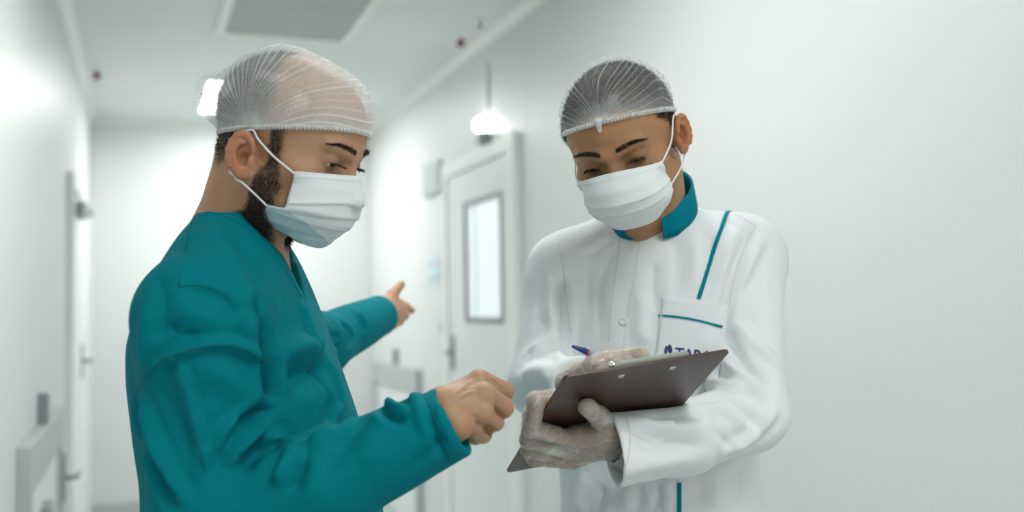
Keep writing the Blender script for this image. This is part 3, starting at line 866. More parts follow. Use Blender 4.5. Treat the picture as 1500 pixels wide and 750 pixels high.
    for nm, path, rr in (('shoulder_seam', [(285, 312), (272, 360), (262, 420)], .0011), ('sleeve_seam', [(200, 572), (225, 540), (257, 519), (320, 505), (360, 512), (385, 530)], .0012),
                         ('yoke_seam', [(262, 420), (290, 418), (320, 426), (338, 440)], .001), ('sleeve_seam', [(257, 521), (268, 570), (288, 640), (300, 690)], .001),
                         ('cuff_seam', [(622, 578), (640, 620), (655, 660), (661, 680)], .0013), ('neck_binding', [(290, 309), (320, 314), (350, 327), (378, 347), (402, 375), (422, 402), (441, 434)], .0016)):
        L, N = S.line(path, .0002, 8)
        mesh_obj(nm, *tube_geo(L, rr, 6), 'seam_teal' if nm != 'neck_binding' else 'teal_cloth', top, True)
    # ---- right hand (near): loose fist
    pl = SD(); d = 1.15
    W_ = P(655, 605, 1.135)
    mc = [P(703, 557, 1.165), P(711, 578, 1.142), P(707, 603, 1.135), P(693, 625, 1.14)]
    pp = [P(738, 573, 1.195), P(737, 597, 1.170), P(724, 617, 1.158), P(707, 636, 1.160)]
    dd = [P(728, 588, 1.222), P(724, 608, 1.195), P(712, 625, 1.184), P(696, 639, 1.178)]
    tt = [P(708, 590, 1.225), P(703, 607, 1.205), P(694, 622, 1.195), P(682, 634, 1.188)]
    rad = [.0125, .0130, .0122, .0110]
    pl.add(f_ecap(P(640, 612, 1.14), W_, .026, .025, cT, .72))
    for i, m in enumerate(mc):
        b = W_ + (m - P(705, 592, 1.145)) * .45
        pl.add(f_cap(b, m + (W_ - m) * .10, .018, rad[i] * 1.08), .014)
    pl.add(f_ell(P(690, 596, 1.185), (.022, .018, .022)), .015)
    pl.add(f_cap(W_ + cT * -.01, P(690, 577, 1.20), .017, .015), .015)
    for i in range(4):
        fs = chain([mc[i], pp[i], dd[i], tt[i]], [rad[i], rad[i] * .94, rad[i] * .86, rad[i] * .78], .004)
        pl.add(fs, .0035)
    pl.add(chain([P(678, 588, 1.20), P(708, 578, 1.225), P(724, 592, 1.24)], [.014, .011, .009]), .008)
    for m, b in zip(mc, (.5, .5, .45, .4)):                                                     # tendons
        pl.add(f_cap(W_ + (m - W_) * .3 + cT * .012, m + cT * .004, .004, .006), .010)
    for i in range(3): pl.sub(f_cap((mc[i] + mc[i + 1]) / 2 + cT * .013 + (pp[i] - mc[i]) * .10, (pp[i] + pp[i + 1]) / 2 + cT * .008 + (pp[i] - mc[i]) * .2, .0042, .0042), .005)
    for i in range(4): pl.add(f_ell(mc[i] + cT * .005, (rad[i] * .95,) * 3), .006)
    pl.add(f_cap(P(590, 643, 1.135), P(640, 612, 1.14), .030, .024), .02)
    hV, hQ = sdf_mesh(pl, *bounds([P(590, 640, 1.13), *mc, *pp, *dd, *tt, P(650, 608, 1.135)], .05), .0019)
    vein = Surf(hV, hQ)
    hV = fold(hV, hQ, [([(668, 586), (682, 577), (697, 573)], .0022, .0012), ([(672, 600), (685, 605), (690, 618)], .0022, .0010), ([(660, 585), (680, 565), (695, 556)], .0025, .0008),
                       ([(716, 553), (728, 562), (737, 572)], .002, -.0010), ([(680, 618), (690, 610), (700, 612)], .002, -.0008), ([(668, 610), (676, 616), (688, 620)], .0022, .0009)], vein, pl)
    # ---- left hand (far): pointing, blurred
    p2 = SD(); w2 = P(556, 458, 1.97)
    k1, k2, k3 = P(583, 447, 2.05), P(584, 456, 2.05), P(580, 464, 2.04)
    p2.add(f_cap(wr2 - ad2 * .08, w2, .028, .025))
    for m in (k1, k2, k3): p2.add(f_cap(w2, m, .021, .015), .015)
    p2.add(chain([k1, P(594, 450, 2.09), P(603, 455, 2.13)], [.0115, .010, .0075]), .006)
    p2.add(chain([P(565, 446, 2.0), P(575, 432, 2.02), P(588, 417, 2.04)], [.016, .0115, .008]), .012)
    p2.add(chain([k2, P(592, 462, 2.08), P(582, 468, 2.06)], [.0115, .010, .009]), .005)
    p2.add(chain([k3, P(585, 470, 2.06), P(574, 471, 2.03)], [.0115, .010, .009]), .005)
    p2.add(chain([P(574, 468, 2.02), P(577, 475, 2.03), P(569, 473, 2.01)], [.0105, .0095, .008]), .005)
    gV, gQ = sdf_mesh(p2, *bounds([wr2 - ad2 * .1, w2, k1, k2, k3, P(603, 455, 2.13), P(588, 417, 2.04), P(577, 475, 2.03)], .04), .0025)
    # ---- skin of the head and neck
    nV, nQ = sdf_mesh(neck, *bounds([P(310, 90, 1.3), P(540, 430, 1.3), P(400, 200, 1.17), P(400, 300, 1.45), P(300, 430, 1.2)], .03), .0020)
    q = hd.L(nV)
    skin = np.array((.47, .262, .150)); base_c = np.tile(skin, (len(nV), 1))
    ear = sstep(np.abs(q[:, 0]), .073, .082) * (q[:, 2] > -.04) * (np.abs(q[:, 1]) < .04)
    base_c = base_c * (1 - ear[:, None] * (1 - np.array((1.05, .82, .78))))
    eyez = np.exp(-(((np.abs(q[:, 0]) - .032) / .016) ** 2 + ((q[:, 2] - .013) / .011) ** 2)) * (q[:, 1] > .06)
    base_c *= 1 - eyez[:, None] * np.array((.28, .32, .30))
    def beardw(q):
        x, y, z = np.abs(q[:, 0]), q[:, 1], q[:, 2]
        line = np.interp(z, [-.12, -.075, -.06, -.03, 0, .03, .05], [-.05, .006, .010, .016, .017, .014, .012])      # back edge
        frontl = np.interp(z, [-.12, -.07, -.045, -.03, 0, .03, .05], [.2, .2, .2, .046, .034, .032, .034])
        w = sstep(y, line - .004, line + .006) * (1 - sstep(y, frontl - .006, frontl + .006)) * (1 - sstep(z, .03, .05))
        return w * sstep(z, -.125, -.10) * (1 - sstep(y, .040, .052))
    def hairw(q):
        x, y, z = np.abs(q[:, 0]), q[:, 1], q[:, 2]
        edge = np.interp(z, [-.05, .0, .03, .055, .09, .13], [-.05, -.030, .006, .008, -.004, -.030])
        er = sstep(x, .073, .082) * (z > -.04) * (np.abs(y) < .04)
        return (1 - sstep(y, edge - .01, edge + .008)) * sstep(z, -.052, -.020) * (1 - er)
    bw, hw = beardw(q), hairw(q)
    base_c *= 1 - np.clip(bw * .80, 0, 1)[:, None] * np.array((.80, .83, .85))
    base_c *= 1 - np.clip(hw * .92, 0, 1)[:, None] * np.array((.88, .90, .90))
    cut = neck
    hc = np.tile(skin * np.array((.94, .98, 1.0)), (len(hV), 1))
    redk = np.zeros(len(hV))
    for c in pp + mc: redk = np.maximum(redk, np.exp(-((hV - c) ** 2).sum(1) / .012 ** 2))
    hc *= 1 - redk[:, None] * np.array((-.06, .10, .12))
    gc = np.tile(skin * 1.15, (len(gV), 1))
    core = SD().add(f_loft([(*np.array(s[:3]), s[3] - .03, s[4] - .03) for s in st[3:]], FA, FR, 2.1))
    core.add(f_cap(P(330, 385, D0), sh, .035, .035), .02).add(f_cap(sh, el, .036, .034), .02).add(f_cap(el, wr, .034, .026), .02)
    core.add(f_cap(P(360, 390, D0), sh2, .03, .032), .02).add(f_cap(sh2, el2, .032, .030), .02).add(f_cap(el2, wr2, .030, .024), .02)
    hip = np.array(st[-1][:3])
    for q_ in (-1, 1):
        h0 = hip + FA * q_ * .09; h0[2] += .05
        core.add(f_cap(h0, h0 + np.array((0, 0, -.45)) * 1 + FR * .01, .075, .052), .03)
        core.add(f_cap(h0 + np.array((0, 0, -.45)) + FR * .01, np.array((h0[0], h0[1], .09)), .050, .034), .02)
    l2, h2 = bounds([lo, hi], 0.0); l2[2] = .03
    cV, cQ = sdf_mesh(core, l2, h2, .014)
    BV, BQ, BC = join([(nV, nQ, base_c), (hV, hQ, hc), (gV, gQ, gc), (cV, cQ, np.tile(skin, (len(cV), 1)))])
    body = mesh_obj('body', BV, BQ, 'skin', root, True); set_col(body, BC)
    # ---- eyes, hair
    for q_ in (-1, 1): eyeball(hd, body, q_, (.15 * 0, .93, -.30))
    brows(hd, root, nV, 700, 1, 3); lashes(hd, root, 5, -.25)
    wb = lambda c: beardw(hd.L(c)) ** 1.5
    pR, nR = scatter(nV, nQ, wb, 9000, 8)
    dr = nrm_rows(nR * .55 - hd.R[:, 2] * .75 + hd.R[:, 1] * .25 + rng.normal(size=nR.shape) * .25)
    zz = hd.L(pR)[:, 2]
    strands('beard', pR, dr, (rng.uniform(.5, 1.0, len(pR)) * np.interp(zz, [-.12, -.07, 0, .04], [.007, .006, .004, .003])), .00028, 'beard_dark', root, .35)
    pR, nR = scatter(nV, nQ, lambda c: hairw(hd.L(c)), 12000, 9)
    dr = nrm_rows(nR * .9 - hd.R[:, 2] * .35 - hd.R[:, 1] * .3 + rng.normal(size=nR.shape) * .25)
    zz = hd.L(pR)[:, 2]
    strands('hair', pR, dr, rng.uniform(.6, 1.0, len(pR)) * np.interp(zz, [-.05, 0, .05], [.0022, .004, .0065]), .00032, 'beard_dark', root, .3)
    # ---- cap and mask
    make_cap(hd, root, math.radians(20), (0, -.012, .022), 34, .0065, lambda d: .062 * np.clip(-d[:, 1] - .35, 0, 1) * np.clip(.6 - d[:, 2], 0, 1) + .009 * np.clip(d[:, 1] - .3, 0, 1), False, 11, haze=.23, across=True)
    ctr = ((0, .1050, .006), (.2, .117, -.012), (.38, .120, -.03), (.62, .118, -.058), (.85, .106, -.078), (1, .088, -.089))
    side = ((0, .062, -.008), (.5, .064, -.056), (.55, .040, -.062), (.8, .034, -.074), (1, .044, -.088))
    X = ((0, .066), (.5, .067), (.58, .067), (.85, .058), (1, .044))
    mask, G = make_mask(hd, root, ctr, side, X, (.93, .80, .56, .52), ('mask_white', 'mask_blue'), ((.34, .0030, .10), (.52, .0034, .06), (.70, .0030, -.06)), 21)
    n = G.shape[1]; ey = hd.ey
    for s_, e in ((1, -1), (-1, 0)):
        ez = hd.ez; c1, c2 = G[e, 2], G[e, int(n * .58)]
        ear_loop(hd, mask, [c1, c1 * .5 + np.array((s_ * .081, .010 + ey, .026 + ez)) * .5 + np.array((s_ * .004, 0, 0)), (s_ * .081, .010 + ey, .028 + ez), (s_ * .080, -.004 + ey, .036 + ez), (s_ * .082, -.022 + ey, .022 + ez)])
        ear_loop(hd, mask, [c2, c2 * .5 + np.array((s_ * .076, .000 + ey, -.024 + ez)) * .5 + np.array((s_ * .004, 0, 0)), (s_ * .079, .000 + ey, -.027 + ez), (s_ * .080, -.016 + ey, -.022 + ez)])
    # ---- legs below the frame
    tr = SD(); 
    for q_ in (-1, 1):
        h0 = hip + FA * q_ * .095; h0[2] += .06
        tr.add(f_cap(h0, (h0[0] + .01 * FR[0], h0[1] + .01 * FR[1], .52), .098, .078), .02).add(f_cap((h0[0] + .01 * FR[0], h0[1] + .01 * FR[1], .52), (h0[0], h0[1], .05), .078, .070), .02)
    tr.cut(f_plane((0, 0, .075), (0, 0, -1)), .004)
    l3, h3 = bounds([hip + FA * .2, hip - FA * .2, hip], .12); l3[2] = .05; h3[2] = hip[2] + .04
    tr.cut(f_plane((0, 0, hip[2] + .02), (0, 0, 1)), .01)
    tV, tQ = sdf_mesh(tr, l3, h3, .01); mesh_obj('trousers', tV, tQ, 'dark_trousers', root, True)
    for q_ in (-1, 1): shoe(root, hip + FA * q_ * .095, FR)
    return root
def shoe(root, c, f):
    c = np.array((c[0], c[1], 0)); s = SD()
    s.add(f_ecap(c - f * .05 + [0, 0, .045], c + f * .15 + [0, 0, .035], .046, .044, np.cross(f, [0, 0, 1.0]), .9)).add(f_cap(c - f * .02 + [0, 0, .06], c + [0, 0, .10], .042, .045), .03)
    s.cut(f_plane((0, 0, .022), (0, 0, -1)), .003)
    V, Q = sdf_mesh(s, *bounds([c - f * .12, c + f * .22, c + [0, 0, .14]], .06), .006)
    o = mesh_obj('shoe', V, Q, 'shoe', root, True)
    b = SD().add(f_ecap(c - f * .05 + [0, 0, .02], c + f * .15 + [0, 0, .02], .049, .047, np.cross(f, [0, 0, 1.0]), .9)); b.cut(f_plane((0, 0, .024), (0, 0, 1)), .002).cut(f_plane((0, 0, 0.0), (0, 0, -1)), .002)
    V, Q = sdf_mesh(b, *bounds([c - f * .12, c + f * .22, c + [0, 0, .03]], .06), .006); mesh_obj('sole', V, Q, 'sole', o, True)
import time as _t
_t0 = _t.time(); build_left(); print('left', _t.time() - _t0)
# ================================================================== clipboard held by the second man
bA, bB, bD = P(828, 553, 1.18), P(1070, 514, 1.255), P(743, 693, 1.437)
bU = nrm(bB - bA); bV = bD - bA; bV = nrm(bV - bU * (bV @ bU)); bN = np.cross(bU, bV)
if bN @ cT < 0: bN = -bN                                   # bN: out of the back of the board, towards the viewer
BW, BL = np.linalg.norm(bB - bA), .315
def bpt(u, v, n=0.0): return bA + bU * u * BW + bV * v * BL + bN * n
def on_board(px, py, off=0.0):
    r_ = ray(px, py); t = ((bA - CO) @ bN) / (r_ @ bN); return CO + r_ * t + bN * off
def board_mat():
    m, nt, b = nodes('hardboard')
    tc = nt.nodes.new('ShaderNodeTexCoord'); mp = nt.nodes.new('ShaderNodeMapping'); mp.inputs['Scale'].default_value = (9, 60, 9)
    n = nt.nodes.new('ShaderNodeTexNoise'); n.inputs['Scale'].default_value = 4; n.inputs['Detail'].default_value = 6
    link(nt, tc.outputs['Object'], mp.inputs['Vector']); link(nt, mp.outputs['Vector'], n.inputs['Vector'])
    cr = nt.nodes.new('ShaderNodeValToRGB'); cr.color_ramp.elements[0].color = (.042, .020, .014, 1); cr.color_ramp.elements[1].color = (.072, .034, .022, 1)
    cr.color_ramp.elements[0].position = .3; cr.color_ramp.elements[1].position = .7
    link(nt, n.outputs['Fac'], cr.inputs['Fac']); link(nt, cr.outputs['Color'], b.inputs['Base Color'])
    b.inputs['Roughness'].default_value = .36; b.inputs['Specular IOR Level'].default_value = .55
board_mat()
plain('paper', (.82, .84, .80), .8, vary=.01); plain('clip_paint', (.42, .46, .40), .4, .2, vary=.03)
plain('chrome', (.75, .75, .74), .18, 1.0, vary=.05)
plain('board_edge', (.10, .055, .035), .6, vary=.1)
plain('pen_blue', (.012, .045, .23), .3, vary=.05); plain('pen_red', (.45, .05, .05), .4, vary=.05); plain('pen_clear', (.30, .42, .58), .2, vary=.05)
plain('logo', (.035, .025, .16), .6, vary=.05); plain('mask_print', (.50, .53, .54), .7, vary=.05)
def slab(corners, n, th, bev=.0):
    c = [np.array(x) for x in corners]; V = c + [x - n * th for x in c]; k = len(c)
    return V, [list(range(k)), list(range(2 * k - 1, k - 1, -1))] + [[i, k + i, k + (i + 1) % k, (i + 1) % k] for i in range(k)]
def rounded(u0, u1, v0, v1, rad, n=0.0):
    out = []
    for cu, cv, a0 in ((u1, v0, -90), (u1, v1, 0), (u0, v1, 90), (u0, v0, 180)):
        su, sv = (1 if cu == u1 else -1), (1 if cv == v1 else -1)
        for a in np.radians(a0 + np.linspace(0, 90, 6)):
            out.append(bpt(cu, cv, n) + bU * (-su * rad + math.cos(a) * rad) + bV * (-sv * rad + math.sin(a) * rad))
    return out
def build_board():
    root = empty('clipboard', bpt(.5, .5)); tag(root, 'dark brown clipboard held up in gloved hands, seen from the back', 'clipboard')
    V, F = slab(rounded(0, 1, 0, 1, .007), bN, .0032); mesh_obj('board', V, F, 'hardboard', root)
    V, F = slab(rounded(.001, .999, .001, .999, .007, -.0031), bN, .0006); mesh_obj('board_front', V, F, 'board_edge', root)
    V, F = slab(rounded(.04, .96, .06, .98, .001, -.0038), bN, .0016); mesh_obj('paper_sheets', V, F, 'paper', root)
    # clip on the far face along the top edge
    V, F = slab(rounded(.29, .76, .012, .15, .004, -.0055), bN, .0022); clip = mesh_obj('clip', V, F, 'clip_paint', root)
    prof = [(.012, -.0050), (.006, -.0075), (.012, -.0105), (.035, -.0115), (.075, -.008)]
    V = []; 
    for u_ in (.30, .75):
        V += [bpt(u_, v_, n_) for v_, n_ in prof] + [bpt(u_, v_, n_ - .0012) for v_, n_ in prof[::-1]]
    k = len(prof) * 2
    mesh_obj('clip_lever', V, [[i, (i + 1) % k, k + (i + 1) % k, k + i] for i in range(k)] + [list(range(k))[::-1], list(range(k, 2 * k))], 'clip_paint', clip)
    V, F = tube_geo([bpt(.27, .02, -.009), bpt(.34, .02, -.009)], .0042, 12); mesh_obj('spring', V, F, 'chrome', clip, True)
    for px, py in ((910, 551), (985, 539)):
        c_ = on_board(px, py, .0); rb = bmesh.new(); bmesh.ops.create_uvsphere(rb, u_segments=18, v_segments=8, radius=1)
        M = np.stack([bU, bV, bN], 1)
        V = np.array([v.co[:] for v in rb.verts]) * (.0046, .0046, .0016); rb.verts.index_update(); F = [[v.index for v in f.verts] for f in rb.faces]; rb.free()
        rv = mesh_obj('rivet', c_ + V @ M.T, F, 'chrome', root, True)
        V, F = tube_geo([c_ + bU * .0024 * math.cos(a) + bV * .0024 * math.sin(a) + bN * .0014 for a in np.linspace(0, 2 * math.pi, 13)[:-1]], .0005, 6, True)
        mesh_obj('rivet_rim', V, F, 'grey_metal', rv, True)
build_board()

# ================================================================== the man in the white coat
def build_right():
    D0 = 1.66
    base = P(965, 750, D0); root = empty('person', (base[0], base[1], 0))
    tag(root, 'man in a white coat with teal collar and piping, writing on a clipboard', 'person')
    # ---- head
    yaw, p, ro = math.radians(22), math.radians(22), math.radians(12)
    f = cT * math.cos(yaw) - cR * math.sin(yaw); u = cU
    f2 = f * math.cos(p) - u * math.sin(p); u2 = u * math.cos(p) + f * math.sin(p)
    Rr = lambda v: (v @ cT) * cT + (v @ cU) * (cU * math.cos(ro) - cR * math.sin(ro)) + (v @ cR) * (cR * math.cos(ro) + cU * math.sin(ro))
    hd = Head(P(919, 221, 1.47), Rr(f2), Rr(u2), 1.0, .76, .0)
    neck = SD().add(hd.f)
    neck.add(f_cap(P(945, 245, 1.52), P(962, 345, 1.672), .055, .056), .02)
    neck.add(f_cap(P(925, 290, 1.50), P(938, 350, 1.605), .020, .020), .03)
    # ---- coat
    ty = math.radians(16)
    tf = nrm([*(cT * math.cos(ty) - cR * math.sin(ty))[:2], 0]); tu = np.array((-tf[1], tf[0], 0))      # chest direction, width direction
    st = []
    for y, cx, hw, hdp, dz in ((312, 958, .075, .075, 0), (330, 962, .115, .085, 0), (350, 964, .150, .097, 0), (380, 964, .172, .112, 0), (430, 962, .180, .125, 0), (500, 962, .178, .130, 0), (600, 963, .170, .130, 0.0), (700, 965, .164, .130, .0),
                             (760, 966, .165, .132, .0), (900, 966, .178, .138, .0), (1150, 968, .20, .15, 0)):
        c = P(cx, y, D0 + dz); st.append((*c, hw, hdp))
    torso = f_loft(st, tu, tf, 2.2)
    # his left arm (image right) under the board
    s1, e1, m1, w1 = P(1088, 378, 1.655), P(1097, 606, 1.485), P(1000, 642, 1.398), P(897, 659, 1.320)
    a1 = SD().add(f_cap(s1, e1, .064, .054)).add(f_cap(e1, m1, .054, .049), .025).add(f_cap(m1, w1 + (w1 - m1) * .1, .049, .050), .02)
    a1.add(f_cap(P(1005, 345, 1.66), s1, .05, .058), .05)
    d1_ = nrm(w1 - m1)
    a1.cut(f_plane(w1, nrm(-cR - .10 * cU + .15 * cT)), .003); a1.sub(f_cap(w1 - d1_ * .03, w1 + d1_ * .05, .042, .045), .003)
    # his right arm (image left), writing hand
    s2, e2, w2 = P(832, 400, 1.63), P(792, 564, 1.56), P(850, 566, 1.40)
    a2 = SD().add(f_cap(s2, e2, .060, .049)).add(f_cap(e2, w2 + (w2 - e2) * .2, .049, .041), .02)
    a2.add(f_cap(P(900, 350, 1.64), s2, .048, .055), .05)
    d2_ = nrm(w2 - e2); a2.cut(f_plane(w2, d2_), .003); a2.sub(f_cap(w2 - d2_ * .005, w2 + d2_ * .05, .029, .032), .003)
    coat = SD().add(torso).add(a1, .008).add(a2, .008)
    nc, nax = P(951, 318, 1.625), nrm(P(951, 318, 1.625) - P(967, 420, 1.67))
    coat.sub(f_cap(P(957, 290, 1.637), P(950, 228, 1.605), .075, .083), .004)
    def slot(p):                                              # the cloth gives way around the board
        q = p - bpt(.5, .5, -.003); a = np.stack([np.abs(q @ bU) - BW / 2, np.abs(q @ bV) - BL / 2, np.abs(q @ bN) - .004], 1) - .003
        return np.linalg.norm(np.maximum(a, 0), axis=1) + np.minimum(a.max(1), 0)
    coat.sub(slot, .003)
    lo, hi = bounds([s1, e1, m1, w1, s2, e2, w2] + [np.array(s[:3]) + tu * q * s[3] + tf * w * s[4] for s in st for q in (-1, 1) for w in (-1, 1)], .07)
    lo[2] = st[-1][2] - .01
    V, Q = sdf_mesh(coat, lo, hi, .0036)
    folds = [
        ([(1105, 330), (1085, 370), (1062, 440), (1050, 500)], .010, -.006), ([(1118, 345), (1100, 380), (1075, 430)], .010, .004),
        ([(1075, 470), (1100, 500), (1140, 530)], .011, .005), ([(1060, 500), (1090, 535), (1130, 560)], .009, -.006), ([(1060, 520), (1085, 555), (1125, 580)], .010, .006),
        ([(1030, 570), (1060, 560), (1095, 575)], .008, .006), ([(1025, 585), (1055, 580), (1090, 600), (1120, 640)], .008, -.005), ([(1030, 600), (1060, 600), (1095, 635)], .009, .005),
        ([(1060, 660), (1090, 650), (1120, 620), (1140, 590)], .010, .005), ([(1040, 615), (1060, 640), (1075, 660)], .009, -.005),
        ([(960, 640), (1000, 625), (1040, 630)], .010, .004), ([(950, 655), (990, 648), (1030, 660)], .010, -.004), ([(925, 612), (960, 625), (985, 622)], .007, .005), ([(920, 625), (950, 640), (985, 640)], .007, -.004),
        ([(900, 690), (950, 680), (1000, 680)], .012, .003),
        ([(826, 400), (822, 440), (830, 500), (840, 540)], .008, -.006), ([(812, 400), (806, 440), (808, 490)], .010, .004), ([(838, 400), (840, 450), (848, 500)], .010, .004),
        ([(764, 552), (785, 541), (806, 543)], .010, .003), ([(772, 574), (788, 568), (806, 570)], .008, -.0025), ([(776, 590), (790, 586), (802, 588)], .008, .002), ([(768, 535), (785, 522), (808, 524)], .010, -.0025),
        ([(775, 520), (800, 500), (820, 505)], .010, .004), ([(790, 480), (805, 470), (822, 478)], .010, -.003),
        ([(860, 380), (855, 430), (862, 490)], .012, .0035), ([(880, 390), (872, 440), (878, 500)], .012, -.003), ([(900, 350), (880, 370), (850, 385)], .010, .003),
        ([(945, 420), (938, 470), (945, 510)], .012, .003), ([(960, 380), (955, 420), (962, 460)], .012, -.003),
        ([(1000, 330), (1020, 380), (1010, 430)], .014, .003), ([(1040, 330), (1045, 370), (1030, 420)], .012, -.003), ([(1010, 500), (1030, 530), (1045, 550)], .010, -.004),
        ([(860, 690), (850, 720), (845, 748)], .012, .005), ([(885, 710), (880, 730), (872, 748)], .010, -.005), ([(915, 712), (920, 730), (916, 748)], .010, .005), ([(960, 705), (965, 730), (960, 748)], .008, -.004),
        ([(1040, 685), (1050, 715), (1045, 748)], .014, .004), ([(1080, 680), (1085, 715), (1075, 748)], .012, -.004), ([(985, 280), (1000, 300), (985, 320)], .008, .002),
    ]
    V = fold(V, Q, folds, None, coat)
    V = V + vnormals(V, Q) * (snoise(V, 30, 15) * .0016 + snoise(V, 65, 16) * .0006)[:, None]
    ct = mesh_obj('lab_coat', V, Q, 'white_cloth', root, True)
    S = Surf(V, Q)
    def strip(nm, path, w, mat, off=.0008, par=ct, th=.0014):
        L, N = S.line(path, off, 8); T = nrm_rows(np.gradient(L, axis=0)); B = nrm_rows(np.cross(T, N)); n = len(L)
        VV = np.concatenate([L - B * w + N * th, L + B * w + N * th, L + B * w - N * .002, L - B * w - N * .002])
        F = []
        for i in range(n - 1):
            for a in range(4): F.append([a * n + i, a * n + i + 1, ((a + 1) % 4) * n + i + 1, ((a + 1) % 4) * n + i])
        F += [[0, n, 2 * n, 3 * n], [n - 1, 4 * n - 1, 3 * n - 1, 2 * n - 1]]
        return mesh_obj(nm, VV, F, mat, par, False)
    strip('piping', [(1069, 302), (1060, 325), (1047, 362), (1034, 402), (1023, 438)], .0032, 'teal_trim')
    strip('piping', [(995, 707), (995, 720), (995, 752), (995, 790)], .0032, 'teal_trim')
    # pocket: a patch laid on the coat
    def patch(nm, cor, mat, th, par, nu=14, nv=14):
        (x0, y0), (x1, y1), (x2, y2), (x3, y3) = cor; U_, T_ = np.meshgrid(np.linspace(0, 1, nu), np.linspace(0, 1, nv), indexing='ij'); L, N = [], []
        for a, b in zip(U_.ravel(), T_.ravel()):
            x = (x0 * (1 - a) + x1 * a) * (1 - b) + (x3 * (1 - a) + x2 * a) * b; y = (y0 * (1 - a) + y1 * a) * (1 - b) + (y3 * (1 - a) + y2 * a) * b
            l, n_ = S.hit(x, y); L.append(l); N.append(n_)
        L, N = np.array(L), np.array(N); Na = nrm(N.mean(0)); k = nu * nv
        g = L.reshape(nu, nv, 3)
        for _ in range(4): g[1:-1, 1:-1] = (g[:-2, 1:-1] + g[2:, 1:-1] + g[1:-1, :-2] + g[1:-1, 2:]) / 4
        L = g.reshape(-1, 3); VV = np.concatenate([L + Na * th, L - Na * .006]); F = []
        id_ = lambda i, j: i * nv + j
        for i in range(nu - 1):
            for j in range(nv - 1): F.append([id_(i, j), id_(i, j + 1), id_(i + 1, j + 1), id_(i + 1, j)])
        ring = [id_(i, 0) for i in range(nu)] + [id_(nu - 1, j) for j in range(1, nv)] + [id_(i, nv - 1) for i in range(nu - 2, -1, -1)] + [id_(0, j) for j in range(nv - 2, 0, -1)]
        for a, b in zip(ring, ring[1:] + ring[:1]): F.append([a, b, b + k, a + k])
        return mesh_obj(nm, VV, F, mat, par, True), L + Na * th, Na, g
    pk, _, pn, pg = patch('pocket', [(971, 434), (1068, 447), (1052, 560), (957, 545)], 'white_cloth', .0025, ct, 18, 18)
    S2 = Surf(np.array([v.co[:] for v in pk.data.vertices]) + ORG[root.name], np.array([list(q.vertices) for q in pk.data.polygons]))
    L, N = S2.line([(965, 462), (990, 464), (1020, 469), (1059, 479)], .0016, 6); T = nrm_rows(np.gradient(L, axis=0)); B = nrm_rows(np.cross(T, N)); n = len(L)
    mesh_obj('pocket_piping', np.concatenate([L - B * .0017, L + B * .0017, L + B * .0017 - N * .005, L - B * .0017 - N * .005]), [[a * n + i, a * n + i + 1, ((a + 1) % 4) * n + i + 1, ((a + 1) % 4) * n + i] for i in range(n - 1) for a in range(4)], 'teal_trim', pk)
    # lettering and emblem on the pocket
    tcv = bpy.data.curves.new('lettering', 'FONT'); tcv.body = 'TARA'; tcv.size = .021; tcv.offset = .0006; tcv.extrude = .0002
    to = bpy.data.objects.new('lettering', tcv); C.objects.link(to)
    dg = bpy.context.evaluated_depsgraph_get(); me = to.evaluated_get(dg).to_mesh()
    TV = np.array([v.co[:] for v in me.vertices]); TF = [list(q.vertices) for q in me.polygons]
    C.objects.unlink(to); bpy.data.objects.remove(to)
    l0, n0 = S2.hit(988, 523); l1, _ = S2.hit(1030, 527.5); xd = nrm(l1 - l0); yd = nrm(np.cross(n0, xd)); 
    LV = l0 + TV[:, :1] * xd * 1.05 + TV[:, 1:2] * yd
    LV = np.array([S2.near(v)[0] for v in LV]) + n0 * (.0006 + TV[:, 2:] * 1.0)
    mesh_obj('lettering', LV, TF, 'logo', pk)
    for k_, (cx, cy, rx, ry, rot) in enumerate(((975.5, 513, 2.2, 7.5, .15), (981.5, 512, 3.2, 8.0, -.12))):
        pts = []
        for a in np.linspace(0, 2 * math.pi, 25)[:-1]:
            x, y = rx * math.cos(a), ry * math.sin(a) * (1 if math.sin(a) > 0 else .95)
            x, y = x * math.cos(rot) - y * math.sin(rot), x * math.sin(rot) + y * math.cos(rot)
            l, n_ = S2.hit(cx + x, cy + y); pts.append(l + n0 * .0008)
        V_, F_ = slab(pts, -n0, -.0012); mesh_obj('emblem_leaf', V_, F_, 'logo', pk)
    # placket, seams, buttons
    for nm, path in (('placket_seam', [(938, 348), (930, 400), (922, 450), (914, 500), (908, 560)]), ('placket_seam', [(908, 350), (902, 400), (896, 450), (892, 500)]),
                     ('shoulder_seam', [(1012, 292), (1045, 300), (1085, 318), (1108, 332)]), ('armhole_seam', [(1107, 332), (1090, 365), (1075, 410), (1068, 450)]), ('armhole_seam', [(818, 352), (826, 400), (830, 440), (836, 490)]),
                     ('cuff_seam', [(918, 612), (923, 650), (914, 700)]), ('front_seam', [(970, 700), (972, 725), (972, 760)])):
        L, N = S.line(path, .0001, 8); mesh_obj(nm, *tube_geo(L, .0009, 6), 'white_seam', ct, True)
    for px, py in ((925, 363), (913, 470)):
        l, n_ = S.hit(px, py); x_ = nrm(np.cross(n_, cU)); y_ = np.cross(n_, x_)
        prof = [(0, .0012), (.0035, .0012), (.0045, .0022), (.0062, .0022), (.0070, .0012), (.0070, -.001)]; VV, F = [], []
        for rr, hh in prof: VV += [l + n_ * (hh + .001) + (x_ * math.cos(a) + y_ * math.sin(a)) * rr for a in np.linspace(0, 2 * math.pi, 25)[:-1]]
        for i in range(len(prof) - 1):
            for k_ in range(24): F.append([i * 24 + k_, i * 24 + (k_ + 1) % 24, (i + 1) * 24 + (k_ + 1) % 24, (i + 1) * 24 + k_])
        b_ = mesh_obj('button', VV, F, 'button', ct, True)
